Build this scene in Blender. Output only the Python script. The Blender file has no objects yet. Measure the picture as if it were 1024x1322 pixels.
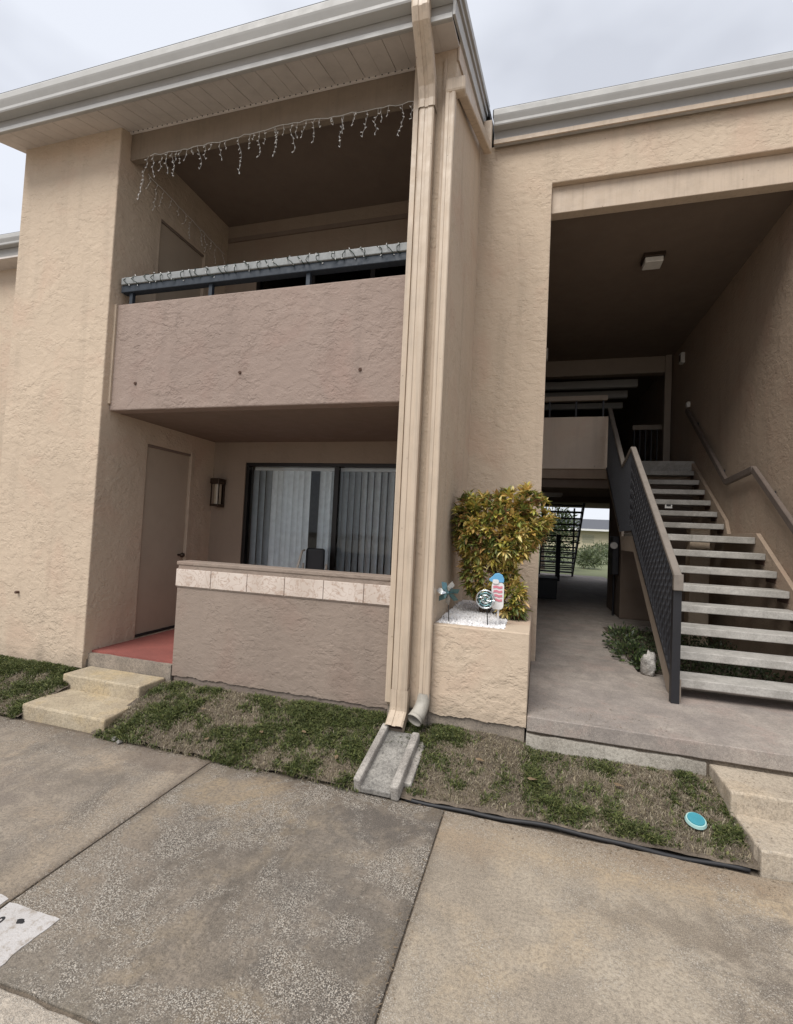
import bpy, bmesh, math, random
import numpy as np
from mathutils import Vector, Matrix, noise
from mathutils.geometry import tessellate_polygon
random.seed(7); RS = np.random.RandomState(7)
SC = bpy.context.scene; COL = SC.collection
PI = math.pi; R = math.radians
uni = random.uniform

# ------------------------------------------------------------------ camera, sky, sun
cam_d = bpy.data.cameras.new('camera'); cam = bpy.data.objects.new('camera', cam_d); COL.objects.link(cam)
SC.camera = cam
cam_d.sensor_fit = 'VERTICAL'; cam_d.sensor_height = 24.0; cam_d.lens = 24.0 * 615.0 / 1322.0
cam_d.clip_start = 0.05; cam_d.clip_end = 2000
def cam_matrix(roll, pitch, yaw):
    def dd(u, v, f=1.0):
        c, s = math.cos(roll), math.sin(roll)
        X = u * c + v * s; Z = -(-u * s + v * c); Y = f
        cp, sp = math.cos(pitch), math.sin(pitch)
        Y2 = Y * cp - Z * sp; Z2 = Y * sp + Z * cp
        cy, sy = math.cos(yaw), math.sin(yaw)
        return Vector((X * cy - Y2 * sy, X * sy + Y2 * cy, Z2))
    fw = dd(0, 0); right = (dd(1, 0) - fw).normalized(); up = -(dd(0, 1) - fw).normalized(); fw.normalize()
    m = Matrix((right, up, -fw)).transposed().to_4x4(); m.translation = (0, 0, 1.75)
    return m
cam.matrix_world = cam_matrix(R(2.75), R(2.3), R(16.1))
SUN_EL, SUN_AZ = R(54), R(200)          # azimuth measured clockwise from +Y: behind and left of the camera
w = bpy.data.worlds.new('World'); SC.world = w; w.use_nodes = True
wt = w.node_tree; wt.nodes.clear()
def wn(t, **k):
    n = wt.nodes.new(t)
    for a, b in k.items(): setattr(n, a, b)
    return n
sky = wn('ShaderNodeTexSky', sky_type='NISHITA', sun_disc=False); sky.sun_elevation = SUN_EL; sky.sun_rotation = SUN_AZ
tc = wn('ShaderNodeTexCoord'); mp = wn('ShaderNodeMapping'); mp.inputs['Scale'].default_value = (1, 1, 2.2); mp.inputs['Location'].default_value = (0.35, 0.1, 0)
nz = wn('ShaderNodeTexNoise'); nz.inputs['Scale'].default_value = 2.1; nz.inputs['Detail'].default_value = 4.5; nz.inputs['Roughness'].default_value = .5
cr = wn('ShaderNodeValToRGB')
cr.color_ramp.elements[0].position = .36; cr.color_ramp.elements[0].color = (5.7, 5.95, 6.6, 1)
cr.color_ramp.elements[1].position = .56; cr.color_ramp.elements[1].color = (7.5, 7.8, 8.5, 1)
mx = wn('ShaderNodeMix', data_type='RGBA'); mx.inputs[0].default_value = .93
bg = wn('ShaderNodeBackground'); bg.inputs['Strength'].default_value = 0.096; wo = wn('ShaderNodeOutputWorld')
L = wt.links.new
L(tc.outputs['Generated'], mp.inputs['Vector']); L(mp.outputs[0], nz.inputs['Vector']); L(nz.outputs['Fac'], cr.inputs[0])
L(sky.outputs[0], mx.inputs[6]); L(cr.outputs[0], mx.inputs[7]); L(mx.outputs[2], bg.inputs[0]); L(bg.outputs[0], wo.inputs[0])
sd = bpy.data.lights.new('sun', 'SUN'); sd.energy = 2.9; sd.angle = R(34); sd.color = (1, .965, .91)
so = bpy.data.objects.new('sun', sd); COL.objects.link(so); so.location = (0, -20, 30)
sv = Vector((math.sin(SUN_AZ) * math.cos(SUN_EL), math.cos(SUN_AZ) * math.cos(SUN_EL), math.sin(SUN_EL)))
so.rotation_euler = sv.to_track_quat('Z', 'Y').to_euler()
SC.view_settings.view_transform = 'Standard'; SC.view_settings.look = 'None'; SC.view_settings.gamma = 1
SC.view_settings.exposure = 0.32; SC.view_settings.use_curve_mapping = False

# ------------------------------------------------------------------ materials
class NT:
    def __init__(s, name):
        s.m = bpy.data.materials.new(name); s.m.use_nodes = True; s.t = s.m.node_tree
        s.b = s.t.nodes['Principled BSDF']; s.out = s.t.nodes['Material Output']
        s.pos = s.n('ShaderNodeNewGeometry').outputs['Position']
    def n(s, kind, props=None, **ins):
        nd = s.t.nodes.new(kind)
        for a, b in (props or {}).items(): setattr(nd, a, b)
        for k, v in ins.items(): s.set(nd, k, v)
        return nd
    def set(s, nd, k, v):
        if isinstance(k, str) and k[0] == '_': k = int(k[1:])
        sk = nd.inputs[k]
        if isinstance(v, bpy.types.NodeSocket): s.t.links.new(v, sk)
        else:
            if isinstance(v, tuple) and len(v) == 3 and sk.type == 'RGBA': v = v + (1,)
            sk.default_value = v
    def mapped(s, scale=(1, 1, 1), loc=(0, 0, 0), rot=(0, 0, 0)):
        return s.n('ShaderNodeMapping', None, Vector=s.pos, Scale=scale, Location=loc, Rotation=rot).outputs[0]
    def noise(s, scale, detail=3, rough=.5, dist=0, vec=None):
        return s.n('ShaderNodeTexNoise', None, Vector=vec or s.pos, Scale=scale, Detail=detail, Roughness=rough, Distortion=dist).outputs['Fac']
    def vor(s, scale, feature='F1', vec=None, out='Distance', rnd=1):
        return s.n('ShaderNodeTexVoronoi', dict(feature=feature), Vector=vec or s.pos, Scale=scale, Randomness=rnd).outputs[out]
    def ramp(s, fac, *st):
        nd = s.n('ShaderNodeValToRGB', None, Fac=fac); e = nd.color_ramp.elements
        while len(e) < len(st): e.new(.5)
        for i, (p, c) in enumerate(st):
            e[i].position = p; e[i].color = (c, c, c, 1) if not isinstance(c, tuple) else c + (1,)
        return nd.outputs[0]
    def mix(s, f, a, b, mode='MIX'):
        nd = s.n('ShaderNodeMix', dict(data_type='RGBA', blend_type=mode, clamp_factor=True))
        s.set(nd, 0, f); s.set(nd, 6, a); s.set(nd, 7, b); return nd.outputs[2]
    def math(s, op, a, b=0.0, c=0.0):
        nd = s.n('ShaderNodeMath', dict(operation=op)); s.set(nd, 0, a); s.set(nd, 1, b); s.set(nd, 2, c); return nd.outputs[0]
    def xyz(s):
        o = s.n('ShaderNodeSeparateXYZ', None, Vector=s.pos).outputs; return o[0], o[1], o[2]
    def bump(s, h, dist, strength=1.0, normal=None):
        nd = s.n('ShaderNodeBump', None, Height=h, Distance=dist, Strength=strength)
        if normal is not None: s.set(nd, 'Normal', normal)
        return nd.outputs[0]
    def done(s, col, rough=.8, normal=None, **k):
        s.set(s.b, 'Base Color', col); s.set(s.b, 'Roughness', rough)
        if normal is not None: s.set(s.b, 'Normal', normal)
        for a, v in k.items(): s.set(s.b, a.replace('_', ' '), v)
        return s.m

def m_stucco(name, col, grit=1.0, base_h=None, streak=.12):
    s = NT(name)
    v = s.mapped(scale=(1, 1, 1.5))
    wrp = s.n('ShaderNodeMix', dict(data_type='VECTOR'), _0=.05, _4=v, _5=s.n('ShaderNodeTexNoise', None, Vector=s.pos, Scale=14, Detail=3).outputs['Color']).outputs[1]
    a = s.noise(13, 5, .55, 0, wrp); a2 = s.noise(6.5, 6, .62, 0, s.mapped(scale=(1, 1, 1.3), loc=(3, 7, 5)))
    plate = s.ramp(a, (.40, 0.0), (.50, .8), (.66, 1.0)); plate2 = s.ramp(a2, (.46, 0.0), (.50, 1.0))
    b = s.noise(36, 4, .6, 0, wrp); c = s.noise(150, 3, .6)
    brk = s.ramp(s.noise(2.2, 4, .65), (.46, .0), (.68, 1.0))
    brk2 = s.ramp(s.noise(1.6, 4, .65, .5, s.mapped(loc=(9, 3, 8))), (.36, .35), (.64, 1.0))
    ridge = s.math('MULTIPLY', s.ramp(s.math('ABSOLUTE', s.math('SUBTRACT', a2, .475)), (0.0, 1.0), (.010, 0.0)), brk)
    brk2 = s.math('MULTIPLY', brk2, s.ramp(s.noise(5.5, 3, .6, .3, s.mapped(loc=(2, 6, 1))), (.34, .25), (.6, 1.0)))
    h = s.math('ADD', s.math('ADD', s.math('MULTIPLY', s.math('MULTIPLY', plate, brk2), .48), s.math('MULTIPLY', s.math('MULTIPLY', plate2, brk), .35)), s.math('ADD', s.math('MULTIPLY', s.math('MULTIPLY', b, brk2), .60), s.math('MULTIPLY', c, .28)))
    dk = tuple(x * .74 for x in col); lt = tuple(min(1, x * 1.10) for x in col); pk = (col[0] * 1.03, col[1] * .95, col[2] * .94)
    cc = s.mix(s.ramp(s.noise(1.1, 4, .6), (.35, 0.0), (.68, 1.0)), col, lt)
    cc = s.mix(s.ramp(s.noise(1.9, 3, .5, .5, s.mapped(loc=(5, 2, 1))), (.52, 0.0), (.7, .7)), cc, pk)
    cc = s.mix(s.math('MULTIPLY', s.ramp(s.noise(.7, 5, .65, .3, s.mapped(loc=(1, 9, 4))), (.5, 0.0), (.7, 1.0)), .3), cc, tuple(x * .84 for x in col))
    cc = s.mix(s.math('MULTIPLY', ridge, .35 * grit), cc, dk)
    cc = s.mix(s.math('MULTIPLY', s.math('MULTIPLY', s.ramp(b, (.34, 1.0), (.48, 0.0)), brk2), .22 * grit), cc, dk)
    st = s.noise(1.0, 4, .6, .2, s.mapped(scale=(5.5, 5.5, .55)))
    cc = s.mix(s.math('MULTIPLY', s.ramp(st, (.52, 0.0), (.75, 1.0)), streak * 2.2), cc, tuple(x * .55 for x in col))
    vv = s.n('ShaderNodeMix', dict(data_type='VECTOR'), _0=.10, _4=s.pos, _5=s.n('ShaderNodeTexNoise', None, Vector=s.pos, Scale=9).outputs['Color']).outputs[1]
    pit = s.ramp(s.vor(5.5, 'F1', vv), (.02, 1.0), (.045, 0.0))
    cc = s.mix(s.math('MULTIPLY', pit, .5), cc, (.12, .08, .06))
    if base_h is not None:
        x, y, z = s.xyz()
        g = s.math('ADD', z, s.math('MULTIPLY', s.noise(3.5, 4, .6), .45))
        cc = s.mix(s.ramp(g, (base_h + .02, .75), (base_h + .42, 0.0)), cc, (.13, .105, .08))
    return s.done(cc, .88, s.bump(h, .0095 * grit, 1.0))
def m_paint(name, col, rough=.45, dirt=.2, scale=6, bump=0.0006, metal=0.0, streak=0.0):
    s = NT(name)
    cc = s.mix(s.math('MULTIPLY', s.ramp(s.noise(scale, 5, .65), (.45, 0.0), (.75, 1.0)), dirt), col, tuple(x * .45 for x in col))
    if streak:
        st = s.noise(1.0, 4, .6, .1, s.mapped(scale=(26, 26, 1.1)))
        cc = s.mix(s.math('MULTIPLY', s.ramp(st, (.5, 0.0), (.7, 1.0)), streak), cc, tuple(x * .5 for x in col))
        sp = s.ramp(s.vor(16), (.06, 1.0), (.1, 0.0))
        cc = s.mix(s.math('MULTIPLY', sp, s.ramp(s.noise(4), (.5, 0.0), (.6, .7))), cc, (.1, .06, .04))
    rg = s.ramp(s.noise(scale * 3, 3), (.3, max(.05, rough - .1)), (.7, min(1, rough + .15)))
    return s.done(cc, rg, s.bump(s.noise(scale * 9, 3), bump), Metallic=metal)
def m_concrete(name, col, dark, speck=0.0, patch=1.0, seed=0.0, warm=None, specol=(.62, .58, .51), bump=.004, stainbox=None, speckthr=.5, grainy=1.0, lane=0.0, edges=()):
    s = NT(name)
    v = s.mapped(loc=(seed, seed * .7, 0))
    big = s.noise(.9, 6, .68, .5, v); med = s.noise(5.2, 6, .7, .4, v); fine = s.noise(55, 4, .75); fine2 = s.noise(190, 3, .7)
    cc = s.mix(s.ramp(big, (.40, 0.0), (.58, 1.0)), dark, col)
    cc = s.mix(s.math('MULTIPLY', s.ramp(med, (.36, 1.0), (.55, 0.0)), .55 * patch), cc, tuple(x * .72 for x in dark))
    cc = s.mix(s.math('MULTIPLY', s.ramp(med, (.52, 0.0), (.68, 1.0)), .35 * patch), cc, tuple(min(1, x * 1.18) for x in col))
    if warm: cc = s.mix(s.ramp(s.noise(2.4, 5, .68, .5, s.mapped(loc=(seed + 4, 3, 1))), (.5, 0.0), (.66, .65)), cc, warm)
    if lane:
        ln = s.noise(1.0, 6, .72, .5, s.mapped(scale=(4.6, 1.1, 1), loc=(seed, 2, 0), rot=(0, 0, .25)))
        cc = s.mix(s.math('MULTIPLY', s.ramp(ln, (.50, 0.0), (.66, 1.0)), lane), cc, tuple(x * .5 for x in dark))
    for ax, val, wd, colr, amt in edges:
        x, y, z = s.xyz(); dd = s.math('ABSOLUTE', s.math('SUBTRACT', (x, y)[ax], val))
        dd = s.math('ADD', dd, s.math('MULTIPLY', s.math('SUBTRACT', s.noise(3.3, 6, .7), .5), wd * 1.6))
        cc = s.mix(s.ramp(dd, (0.0, amt), (wd * 1.5, 0.0)), cc, colr)
    if stainbox:
        x, y, z = s.xyz()
        for (cx, cy, rx, ry, colr, amt) in stainbox:
            dx = s.math('DIVIDE', s.math('SUBTRACT', x, cx), rx); dy = s.math('DIVIDE', s.math('SUBTRACT', y, cy), ry)
            r2 = s.math('ADD', s.math('MULTIPLY', dx, dx), s.math('MULTIPLY', dy, dy))
            r2 = s.math('ADD', r2, s.math('MULTIPLY', s.math('SUBTRACT', med, .5), 4.5))
            cc = s.mix(s.ramp(r2, (.1, amt), (1.0, 0.0)), cc, colr)
    cc = s.mix(s.math('MULTIPLY', s.ramp(fine, (.38, 1.0), (.56, 0.0)), .55 * grainy), cc, tuple(x * .45 for x in dark))
    cc = s.mix(s.math('MULTIPLY', s.ramp(fine2, (.48, 0.0), (.68, 1.0)), .45 * grainy), cc, tuple(min(1, x * 1.6) for x in col))
    h = s.math('ADD', s.math('MULTIPLY', fine, .6), s.math('MULTIPLY', med, .6))
    if speck:
        wv = s.n('ShaderNodeMix', dict(data_type='VECTOR'), _0=.012, _4=s.pos, _5=s.n('ShaderNodeTexNoise', None, Vector=s.pos, Scale=120).outputs['Color']).outputs[1]
        mask = s.ramp(s.math('ADD', s.math('MULTIPLY', s.noise(1.9, 6, .72, .6, s.mapped(loc=(seed + 9, 1, 0))), .8), s.math('MULTIPLY', s.noise(14, 3, .6), .2)), (.47, .03), (.57, 1.0))
        for sc_, th, w1, w2 in ((120, speckthr, .34, .46), (80, speckthr + .25, .28, .40), (200, speckthr - .1, .38, .52)):
            vn = s.n('ShaderNodeTexVoronoi', dict(feature='F1'), Vector=wv, Scale=sc_); d = vn.outputs['Distance']; sp_ = s.n('ShaderNodeSeparateColor', None, Color=vn.outputs['Color']).outputs
            stone = s.math('MULTIPLY', s.ramp(d, (w1, 1.0), (w2, 0.0)), s.math('GREATER_THAN', sp_[0], th))
            k = s.math('MULTIPLY', s.math('MULTIPLY', stone, mask), speck)
            tone = s.mix(sp_[1], tuple(x * .7 for x in specol), specol); tone = s.mix(s.math('MULTIPLY', sp_[2], .35), tone, (.34, .22, .13))
            if sc_ == 120: cc = s.mix(s.math('MULTIPLY', s.math('MULTIPLY', s.ramp(d, (.3, 0.0), (.6, 1.0)), mask), speck * .45), cc, tuple(x * .5 for x in dark))
            cc = s.mix(k, cc, tone); h = s.math('ADD', h, s.math('MULTIPLY', k, .35))
    cr_ = s.ramp(s.vor(1.3, 'DISTANCE_TO_EDGE', s.n('ShaderNodeMix', dict(data_type='VECTOR'), _0=.12, _4=s.pos, _5=s.n('ShaderNodeTexNoise', None, Vector=s.pos, Scale=3).outputs['Color']).outputs[1]), (.0015, 1.0), (.004, 0.0))
    cc = s.mix(s.math('MULTIPLY', cr_, s.ramp(s.noise(1.2, 2, .5, 0, s.mapped(loc=(8, seed, 2))), (.55, 0.0), (.65, .5))), cc, (.06, .05, .04))
    return s.done(cc, .9, s.bump(h, bump))
def m_plain(name, col, rough=.6, metal=0.0, **k):
    s = NT(name); cc = s.mix(s.ramp(s.noise(14, 3), (.35, 0.0), (.7, .35)), col, tuple(x * .6 for x in col))
    return s.done(cc, rough, None, Metallic=metal, **k)
def m_glass(name, tint=(.8, .85, .88)):
    s = NT(name); s.t.nodes.remove(s.b)
    fr = s.n('ShaderNodeFresnel', None, IOR=1.5).outputs[0]
    g = s.n('ShaderNodeBsdfGlossy', None, Roughness=.02, Color=(1, 1, 1)); tr = s.n('ShaderNodeBsdfTransparent', None, Color=tint)
    mxs = s.n('ShaderNodeMixShader', None, Fac=s.math('MINIMUM', s.math('MULTIPLY', fr, .38), 1.0)); s.t.links.new(tr.outputs[0], mxs.inputs[1]); s.t.links.new(g.outputs[0], mxs.inputs[2])
    s.t.links.new(mxs.outputs[0], s.out.inputs[0]); return s.m
def m_attr(name, rough=.6, trans=0.0, gloss=0.0, bright=1.0):
    s = NT(name); c = s.n('ShaderNodeAttribute', dict(attribute_name='Col')).outputs['Color']
    c = s.mix(s.ramp(s.noise(40, 2), (.4, 0.0), (.7, .35)), c, (.02, .025, .01))
    m = s.done(c, rough)
    if trans:
        tl = s.n('ShaderNodeBsdfTranslucent', None, Color=c); ms = s.n('ShaderNodeMixShader', None, Fac=trans)
        s.t.links.new(s.b.outputs[0], ms.inputs[1]); s.t.links.new(tl.outputs[0], ms.inputs[2]); s.t.links.new(ms.outputs[0], s.out.inputs[0])
    return m
TAN = (.485, .388, .292); TAUPE = (.285, .215, .178)
M = dict(
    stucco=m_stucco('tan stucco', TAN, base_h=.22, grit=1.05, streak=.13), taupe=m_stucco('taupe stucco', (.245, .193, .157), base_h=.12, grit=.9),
    taupe_hi=m_stucco('taupe balcony stucco', (.275, .21, .176), grit=1.3),
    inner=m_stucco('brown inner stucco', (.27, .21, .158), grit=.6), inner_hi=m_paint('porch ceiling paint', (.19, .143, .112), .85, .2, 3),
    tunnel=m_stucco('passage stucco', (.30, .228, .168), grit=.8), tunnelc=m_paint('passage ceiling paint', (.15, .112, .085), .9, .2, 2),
    trim=m_paint('tan trim paint', (.46, .365, .275), .55, .3, 5, .001, streak=.25),
    trimw=m_paint('tan downspout paint', (.49, .395, .30), .5, .25, 4, .0008, streak=.45),
    beam_shade=m_paint('shade-darkened tan beam paint', (.22, .172, .128), .6, .3, 4, .001, streak=.2), gutter=m_paint('white aluminium', (.41, .405, .39), .6, .18, 3, .0004), fascia=m_paint('dusty fascia', (.34, .325, .305), .5, .3, 3),  # balcony beam is tan trim; its shade is put into the darker colour
    soffit=m_paint('soffit vinyl', (.58, .53, .49), .6, .3, 5), pvc=m_paint('grey beige pvc', (.36, .335, .29), .6, .7, 14),
    shingle=m_paint('dark shingle', (.05, .047, .045), .95, .3, 20, .004),
    found=m_concrete('foundation concrete', (.30, .25, .20), (.17, .145, .12), bump=.006),
    slabL=m_concrete('left parking concrete', (.28, .235, .185), (.165, .14, .115), speck=.55, seed=2, warm=(.34, .265, .185), speckthr=.6, lane=.6, bump=.006, edges=((0, -2.21, .04, (.08, .06, .045), .7), (1, 3.1, .16, (.10, .075, .055), .8), (0, -2.35, .10, (.35, .28, .2), .5)),
        stainbox=[(-2.6, 2.95, .5, .16, (.13, .10, .08), .7), (-3.6, 2.3, .8, .3, (.17, .14, .12), .6)]),
    slabM=m_concrete('middle parking concrete', (.225, .188, .148), (.108, .092, .076), speck=1.0, seed=5.2, warm=(.29, .23, .155), speckthr=.34, lane=.6, bump=.008, edges=((0, -2.1, .14, (.33, .265, .185), .55), (0, -2.2, .03, (.07, .055, .04), .7), (1, 3.1, .17, (.09, .07, .05), .85), (0, -.48, .05, (.06, .052, .045), .7), (1, 1.4, .08, (.13, .12, .10), .6)),
        stainbox=[(-.8, 2.85, .42, .22, (.075, .065, .058), .8), (-1.4, 2.98, .6, .10, (.12, .09, .065), .7), (-1.7, 2.75, .40, .30, (.34, .26, .165), .65), (-2.0, 1.9, .24, .7, (.22, .18, .14), .85), (-1.75, 1.5, .3, .15, (.19, .165, .135), .8), (-1.0, 2.3, .22, .6, (.11, .10, .09), .5), (-.7, 2.0, .18, .5, (.13, .115, .10), .5)]),
    slabR=m_concrete('right parking concrete', (.37, .315, .245), (.255, .215, .168), edges=((1, 3.1, .14, (.17, .115, .07), .75), (0, -.475, .03, (.10, .08, .06), .6), (1, 2.85, .12, (.38, .27, .15), .5)), speck=.5, seed=11.3, warm=(.40, .315, .215), speckthr=.55, patch=.6, lane=.3, bump=.006,
        stainbox=[(1.25, 2.15, .50, .75, (.10, .083, .068), .9), (.75, 2.55, .5, .15, (.15, .12, .09), .6), (.2, 1.9, .25, .3, (.23, .195, .155), .6), (.9, 2.98, .6, .10, (.21, .145, .09), .6), (-.3, 2.8, .22, .2, (.22, .165, .115), .6)]),
    road=m_concrete('light aggregate road', (.46, .40, .33), (.33, .285, .235), speck=.9, seed=3.1, speckthr=.35, bump=.008),
    walk=m_concrete('walkway concrete', (.35, .305, .265), (.235, .205, .185), speck=.25, seed=7.7, warm=(.33, .25, .215), speckthr=.65, grainy=.7, lane=.25),
    step=m_concrete('step concrete', (.43, .36, .255), (.31, .25, .175), speck=.25, seed=1.7, warm=(.45, .34, .18), speckthr=.6, patch=.6),
    stepR=m_concrete('right step concrete', (.42, .355, .275), (.30, .25, .195), speck=.35, seed=21.7, warm=(.42, .33, .23), speckthr=.6, patch=.6),
    tread=m_concrete('tread concrete', (.38, .36, .33), (.25, .235, .21), seed=4.4, bump=.002, grainy=.6),
    splash=m_concrete('weathered splash block', (.44, .41, .37), (.22, .20, .18), seed=14.1, patch=1.2, bump=.006), splashc=m_concrete('stained splash channel', (.28, .265, .24), (.045, .042, .04), seed=3.1, patch=1.3, bump=.006),
    red=m_concrete('red floor paint', (.30, .09, .07), (.22, .068, .055), seed=2.2, bump=.001, grainy=.4, patch=.4),
    soil=m_concrete('bare soil', (.17, .135, .10), (.09, .07, .052), seed=5, bump=.012),
    door=m_paint('door paint', (.40, .325, .25), .5, .15, 3), black=m_plain('black rubber', (.018, .018, .02), .6),
    navy=m_paint('navy rail metal', (.014, .022, .034), .6, .3, 8), rail=m_plain('black railing metal', (.011, .011, .014), .5),
    wood=m_paint('weathered wood cap', (.19, .163, .138), .7, .4, 9, .001), railcap=m_paint('grey rail board', (.24, .25, .25), .6, .5, 14),
    darkframe=m_plain('dark bronze frame', (.02, .017, .015), .4, .5), glass=m_glass('window glass', (.94, .96, .96)), dglass=m_glass('dark glass', (.35, .38, .4)),
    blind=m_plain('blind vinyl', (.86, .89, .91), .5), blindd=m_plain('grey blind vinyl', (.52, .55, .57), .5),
    white=m_paint('white paint', (.66, .65, .64), .5, .1, 8), room=m_plain('room wall', (.35, .32, .29), .9), roomd=m_plain('dark carpet', (.08, .07, .06), 1),
    bulb=m_plain('clear bulb', (.8, .8, .78), .2), brownwood=m_paint('dark stained wood', (.11, .085, .07), .6, .4, 9), wire=m_plain('white wire', (.62, .62, .6), .5), gwire=m_plain('green wire', (.015, .03, .02), .5),
    bronze=m_plain('bronze lamp', (.06, .04, .028), .4, .6), lampglass=m_plain('frosted amber glass', (.42, .36, .27), .3), opal=m_plain('opal lamp cover', (.62, .60, .56), .4),
    silver=m_plain('brushed silver', (.55, .58, .6), .25, .9), tealm=m_plain('teal foil', (.12, .22, .24), .3, .7), stick=m_plain('dark stick', (.03, .028, .025), .5),
    teal=m_plain('teal plastic', (.05, .26, .32), .4), mint=m_plain('mint plastic', (.36, .55, .52), .4), pink=m_plain('pink paint', (.60, .20, .25), .5), blue=m_plain('blue paint', (.12, .36, .60), .5),
    gravel=m_plain('white gravel', (.76, .745, .74), .7), bark=m_plain('grey bark', (.12, .09, .065), .9), rust=m_plain('rusty iron', (.09, .05, .035), .9),
    leaf=m_attr('croton leaf', .42, .18), grass=m_attr('grass blades', .7, .25), shade=m_attr('shade leaves', .5, .15),
    rock=m_concrete('white painted rock', (.60, .57, .53), (.07, .06, .05), seed=9.4, patch=1.8, bump=.02), post=m_paint('beige metal post', (.26, .21, .165), .6, .2, 4),
    field=m_plain('field grass', (.15, .165, .085), 1), farwall=m_plain('distant beige wall', (.52, .46, .33), .9), farroof=m_plain('distant grey roof', (.10, .105, .12), .9),
    deadleaf=m_plain('dry leaf', (.36, .26, .16), .8), mesh=m_plain('black chair mesh', (.02, .02, .022), .6), ally=m_plain('beige chair metal', (.42, .37, .31), .4),
)
def m_tile():
    s = NT('marbled ceramic tile')
    a = s.noise(11, 5, .55, 1.2); vein = s.ramp(s.math('ABSOLUTE', s.math('SUBTRACT', a, .5)), (0.0, 1.0), (.035, 0.0))
    cc = s.mix(s.ramp(s.noise(5, 4), (.35, 0.0), (.65, 1.0)), (.50, .42, .36), (.60, .52, .46))
    cc = s.mix(s.math('MULTIPLY', vein, .8), cc, (.34, .23, .17))
    return s.done(cc, .35, s.bump(a, .0006))
M['tile'] = m_tile()
def m_parkpaint():
    s = NT('worn white road paint')
    f = s.ramp(s.noise(22, 6, .78), (.36, 0.0), (.50, 1.0))
    cc = s.mix(f, (.30, .26, .22), s.mix(s.noise(5, 3), (.40, .38, .365), (.53, .51, .50)))
    return s.done(cc, .8, s.bump(s.noise(120, 3), .002))
M['roadpaint'] = m_parkpaint()

# ------------------------------------------------------------------ helpers
ORG = {}
def props(o, label=None, cat=None, group=None, kind=None):
    if label: o['label'] = label
    if cat: o['category'] = cat
    if group: o['group'] = group
    if kind: o['kind'] = kind
    return o
def thing(name, label, cat, loc=(0, 0, 0), group=None, kind=None):
    o = bpy.data.objects.new(name, None); COL.objects.link(o); o.location = loc; o.empty_display_size = .1
    ORG[o] = Vector(loc); return props(o, label, cat, group, kind)
def setmat(me, m):
    me.materials.clear(); me.materials.append(M[m] if isinstance(m, str) else m)
def obj(name, me, m, parent=None, loc=None, world=True, **k):
    """me is a bmesh or mesh in world coordinates; it becomes ONE object"""
    if isinstance(me, bmesh.types.BMesh):
        bm = me; bmesh.ops.recalc_face_normals(bm, faces=bm.faces[:]); me = bpy.data.meshes.new(name); bm.to_mesh(me); bm.free()
    if m is not None: setmat(me, m)
    o = bpy.data.objects.new(name, me); COL.objects.link(o)
    org = ORG[parent] if parent is not None else Vector(loc or (0, 0, 0))
    if world and org.length > 0: me.transform(Matrix.Translation(-org))
    if parent is not None: o.parent = parent
    else: o.location = org
    ORG[o] = org
    return props(o, **k)
def inst(name, me, parent, loc, rot=None, scale=None, **k):
    """share mesh data; me is local, loc is world"""
    o = bpy.data.objects.new(name, me); COL.objects.link(o)
    o.parent = parent; o.location = Vector(loc) - ORG[parent]
    if rot is not None: o.rotation_euler = rot
    if scale is not None: o.scale = scale
    return props(o, **k)
def mesh_of(bm, name, m):
    bmesh.ops.recalc_face_normals(bm, faces=bm.faces[:]); me = bpy.data.meshes.new(name); bm.to_mesh(me); bm.free(); setmat(me, m); return me
def smooth(o, ang=None):
    for p in o.data.polygons: p.use_smooth = True
    return o
def box(bm, x0, x1, y0, y1, z0, z1, bev=0.0, seg=2, mat=None):
    vs = [bm.verts.new((x, y, z)) for x in (x0, x1) for y in (y0, y1) for z in (z0, z1)]
    q = [(0, 1, 3, 2), (4, 6, 7, 5), (0, 4, 5, 1), (2, 3, 7, 6), (0, 2, 6, 4), (1, 5, 7, 3)]
    fs = [bm.faces.new([vs[i] for i in f]) for f in q]
    if mat is not None:
        for v in vs: v.co = mat @ v.co
    if bev:
        es = list({e for f in fs for e in f.edges}); bmesh.ops.bevel(bm, geom=es, offset=bev, segments=seg, affect='EDGES', profile=.5)
    return bm
def B(*a, **k): return box(bmesh.new(), *a, **k)
def bars(bm, p, q, w, h=None, bev=0.0, roll=0):
    p, q = Vector(p), Vector(q); d = q - p; h = h or w
    m = Matrix.Translation((p + q) / 2) @ d.to_track_quat('Y', 'Z').to_matrix().to_4x4() @ Matrix.Rotation(roll, 4, 'Y')
    return box(bm, -w / 2, w / 2, -d.length / 2, d.length / 2, -h / 2, h / 2, bev, 1, m)
def tube(bm, pts, r, n=8, caps=True):
    pts = [Vector(p) for p in pts]; rr = r if isinstance(r, (list, tuple)) else [r] * len(pts); rings = []
    for i, p in enumerate(pts):
        d = (pts[min(i + 1, len(pts) - 1)] - pts[max(i - 1, 0)]).normalized()
        q = d.to_track_quat('Z', 'Y')
        rings.append([bm.verts.new(p + q @ Vector((rr[i] * math.cos(2 * PI * j / n), rr[i] * math.sin(2 * PI * j / n), 0))) for j in range(n)])
    for a, b in zip(rings, rings[1:]):
        for j in range(n): bm.faces.new((a[j], a[(j + 1) % n], b[(j + 1) % n], b[j]))
    if caps:
        bm.faces.new(rings[0]); bm.faces.new(rings[-1][::-1])
    return bm
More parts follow.
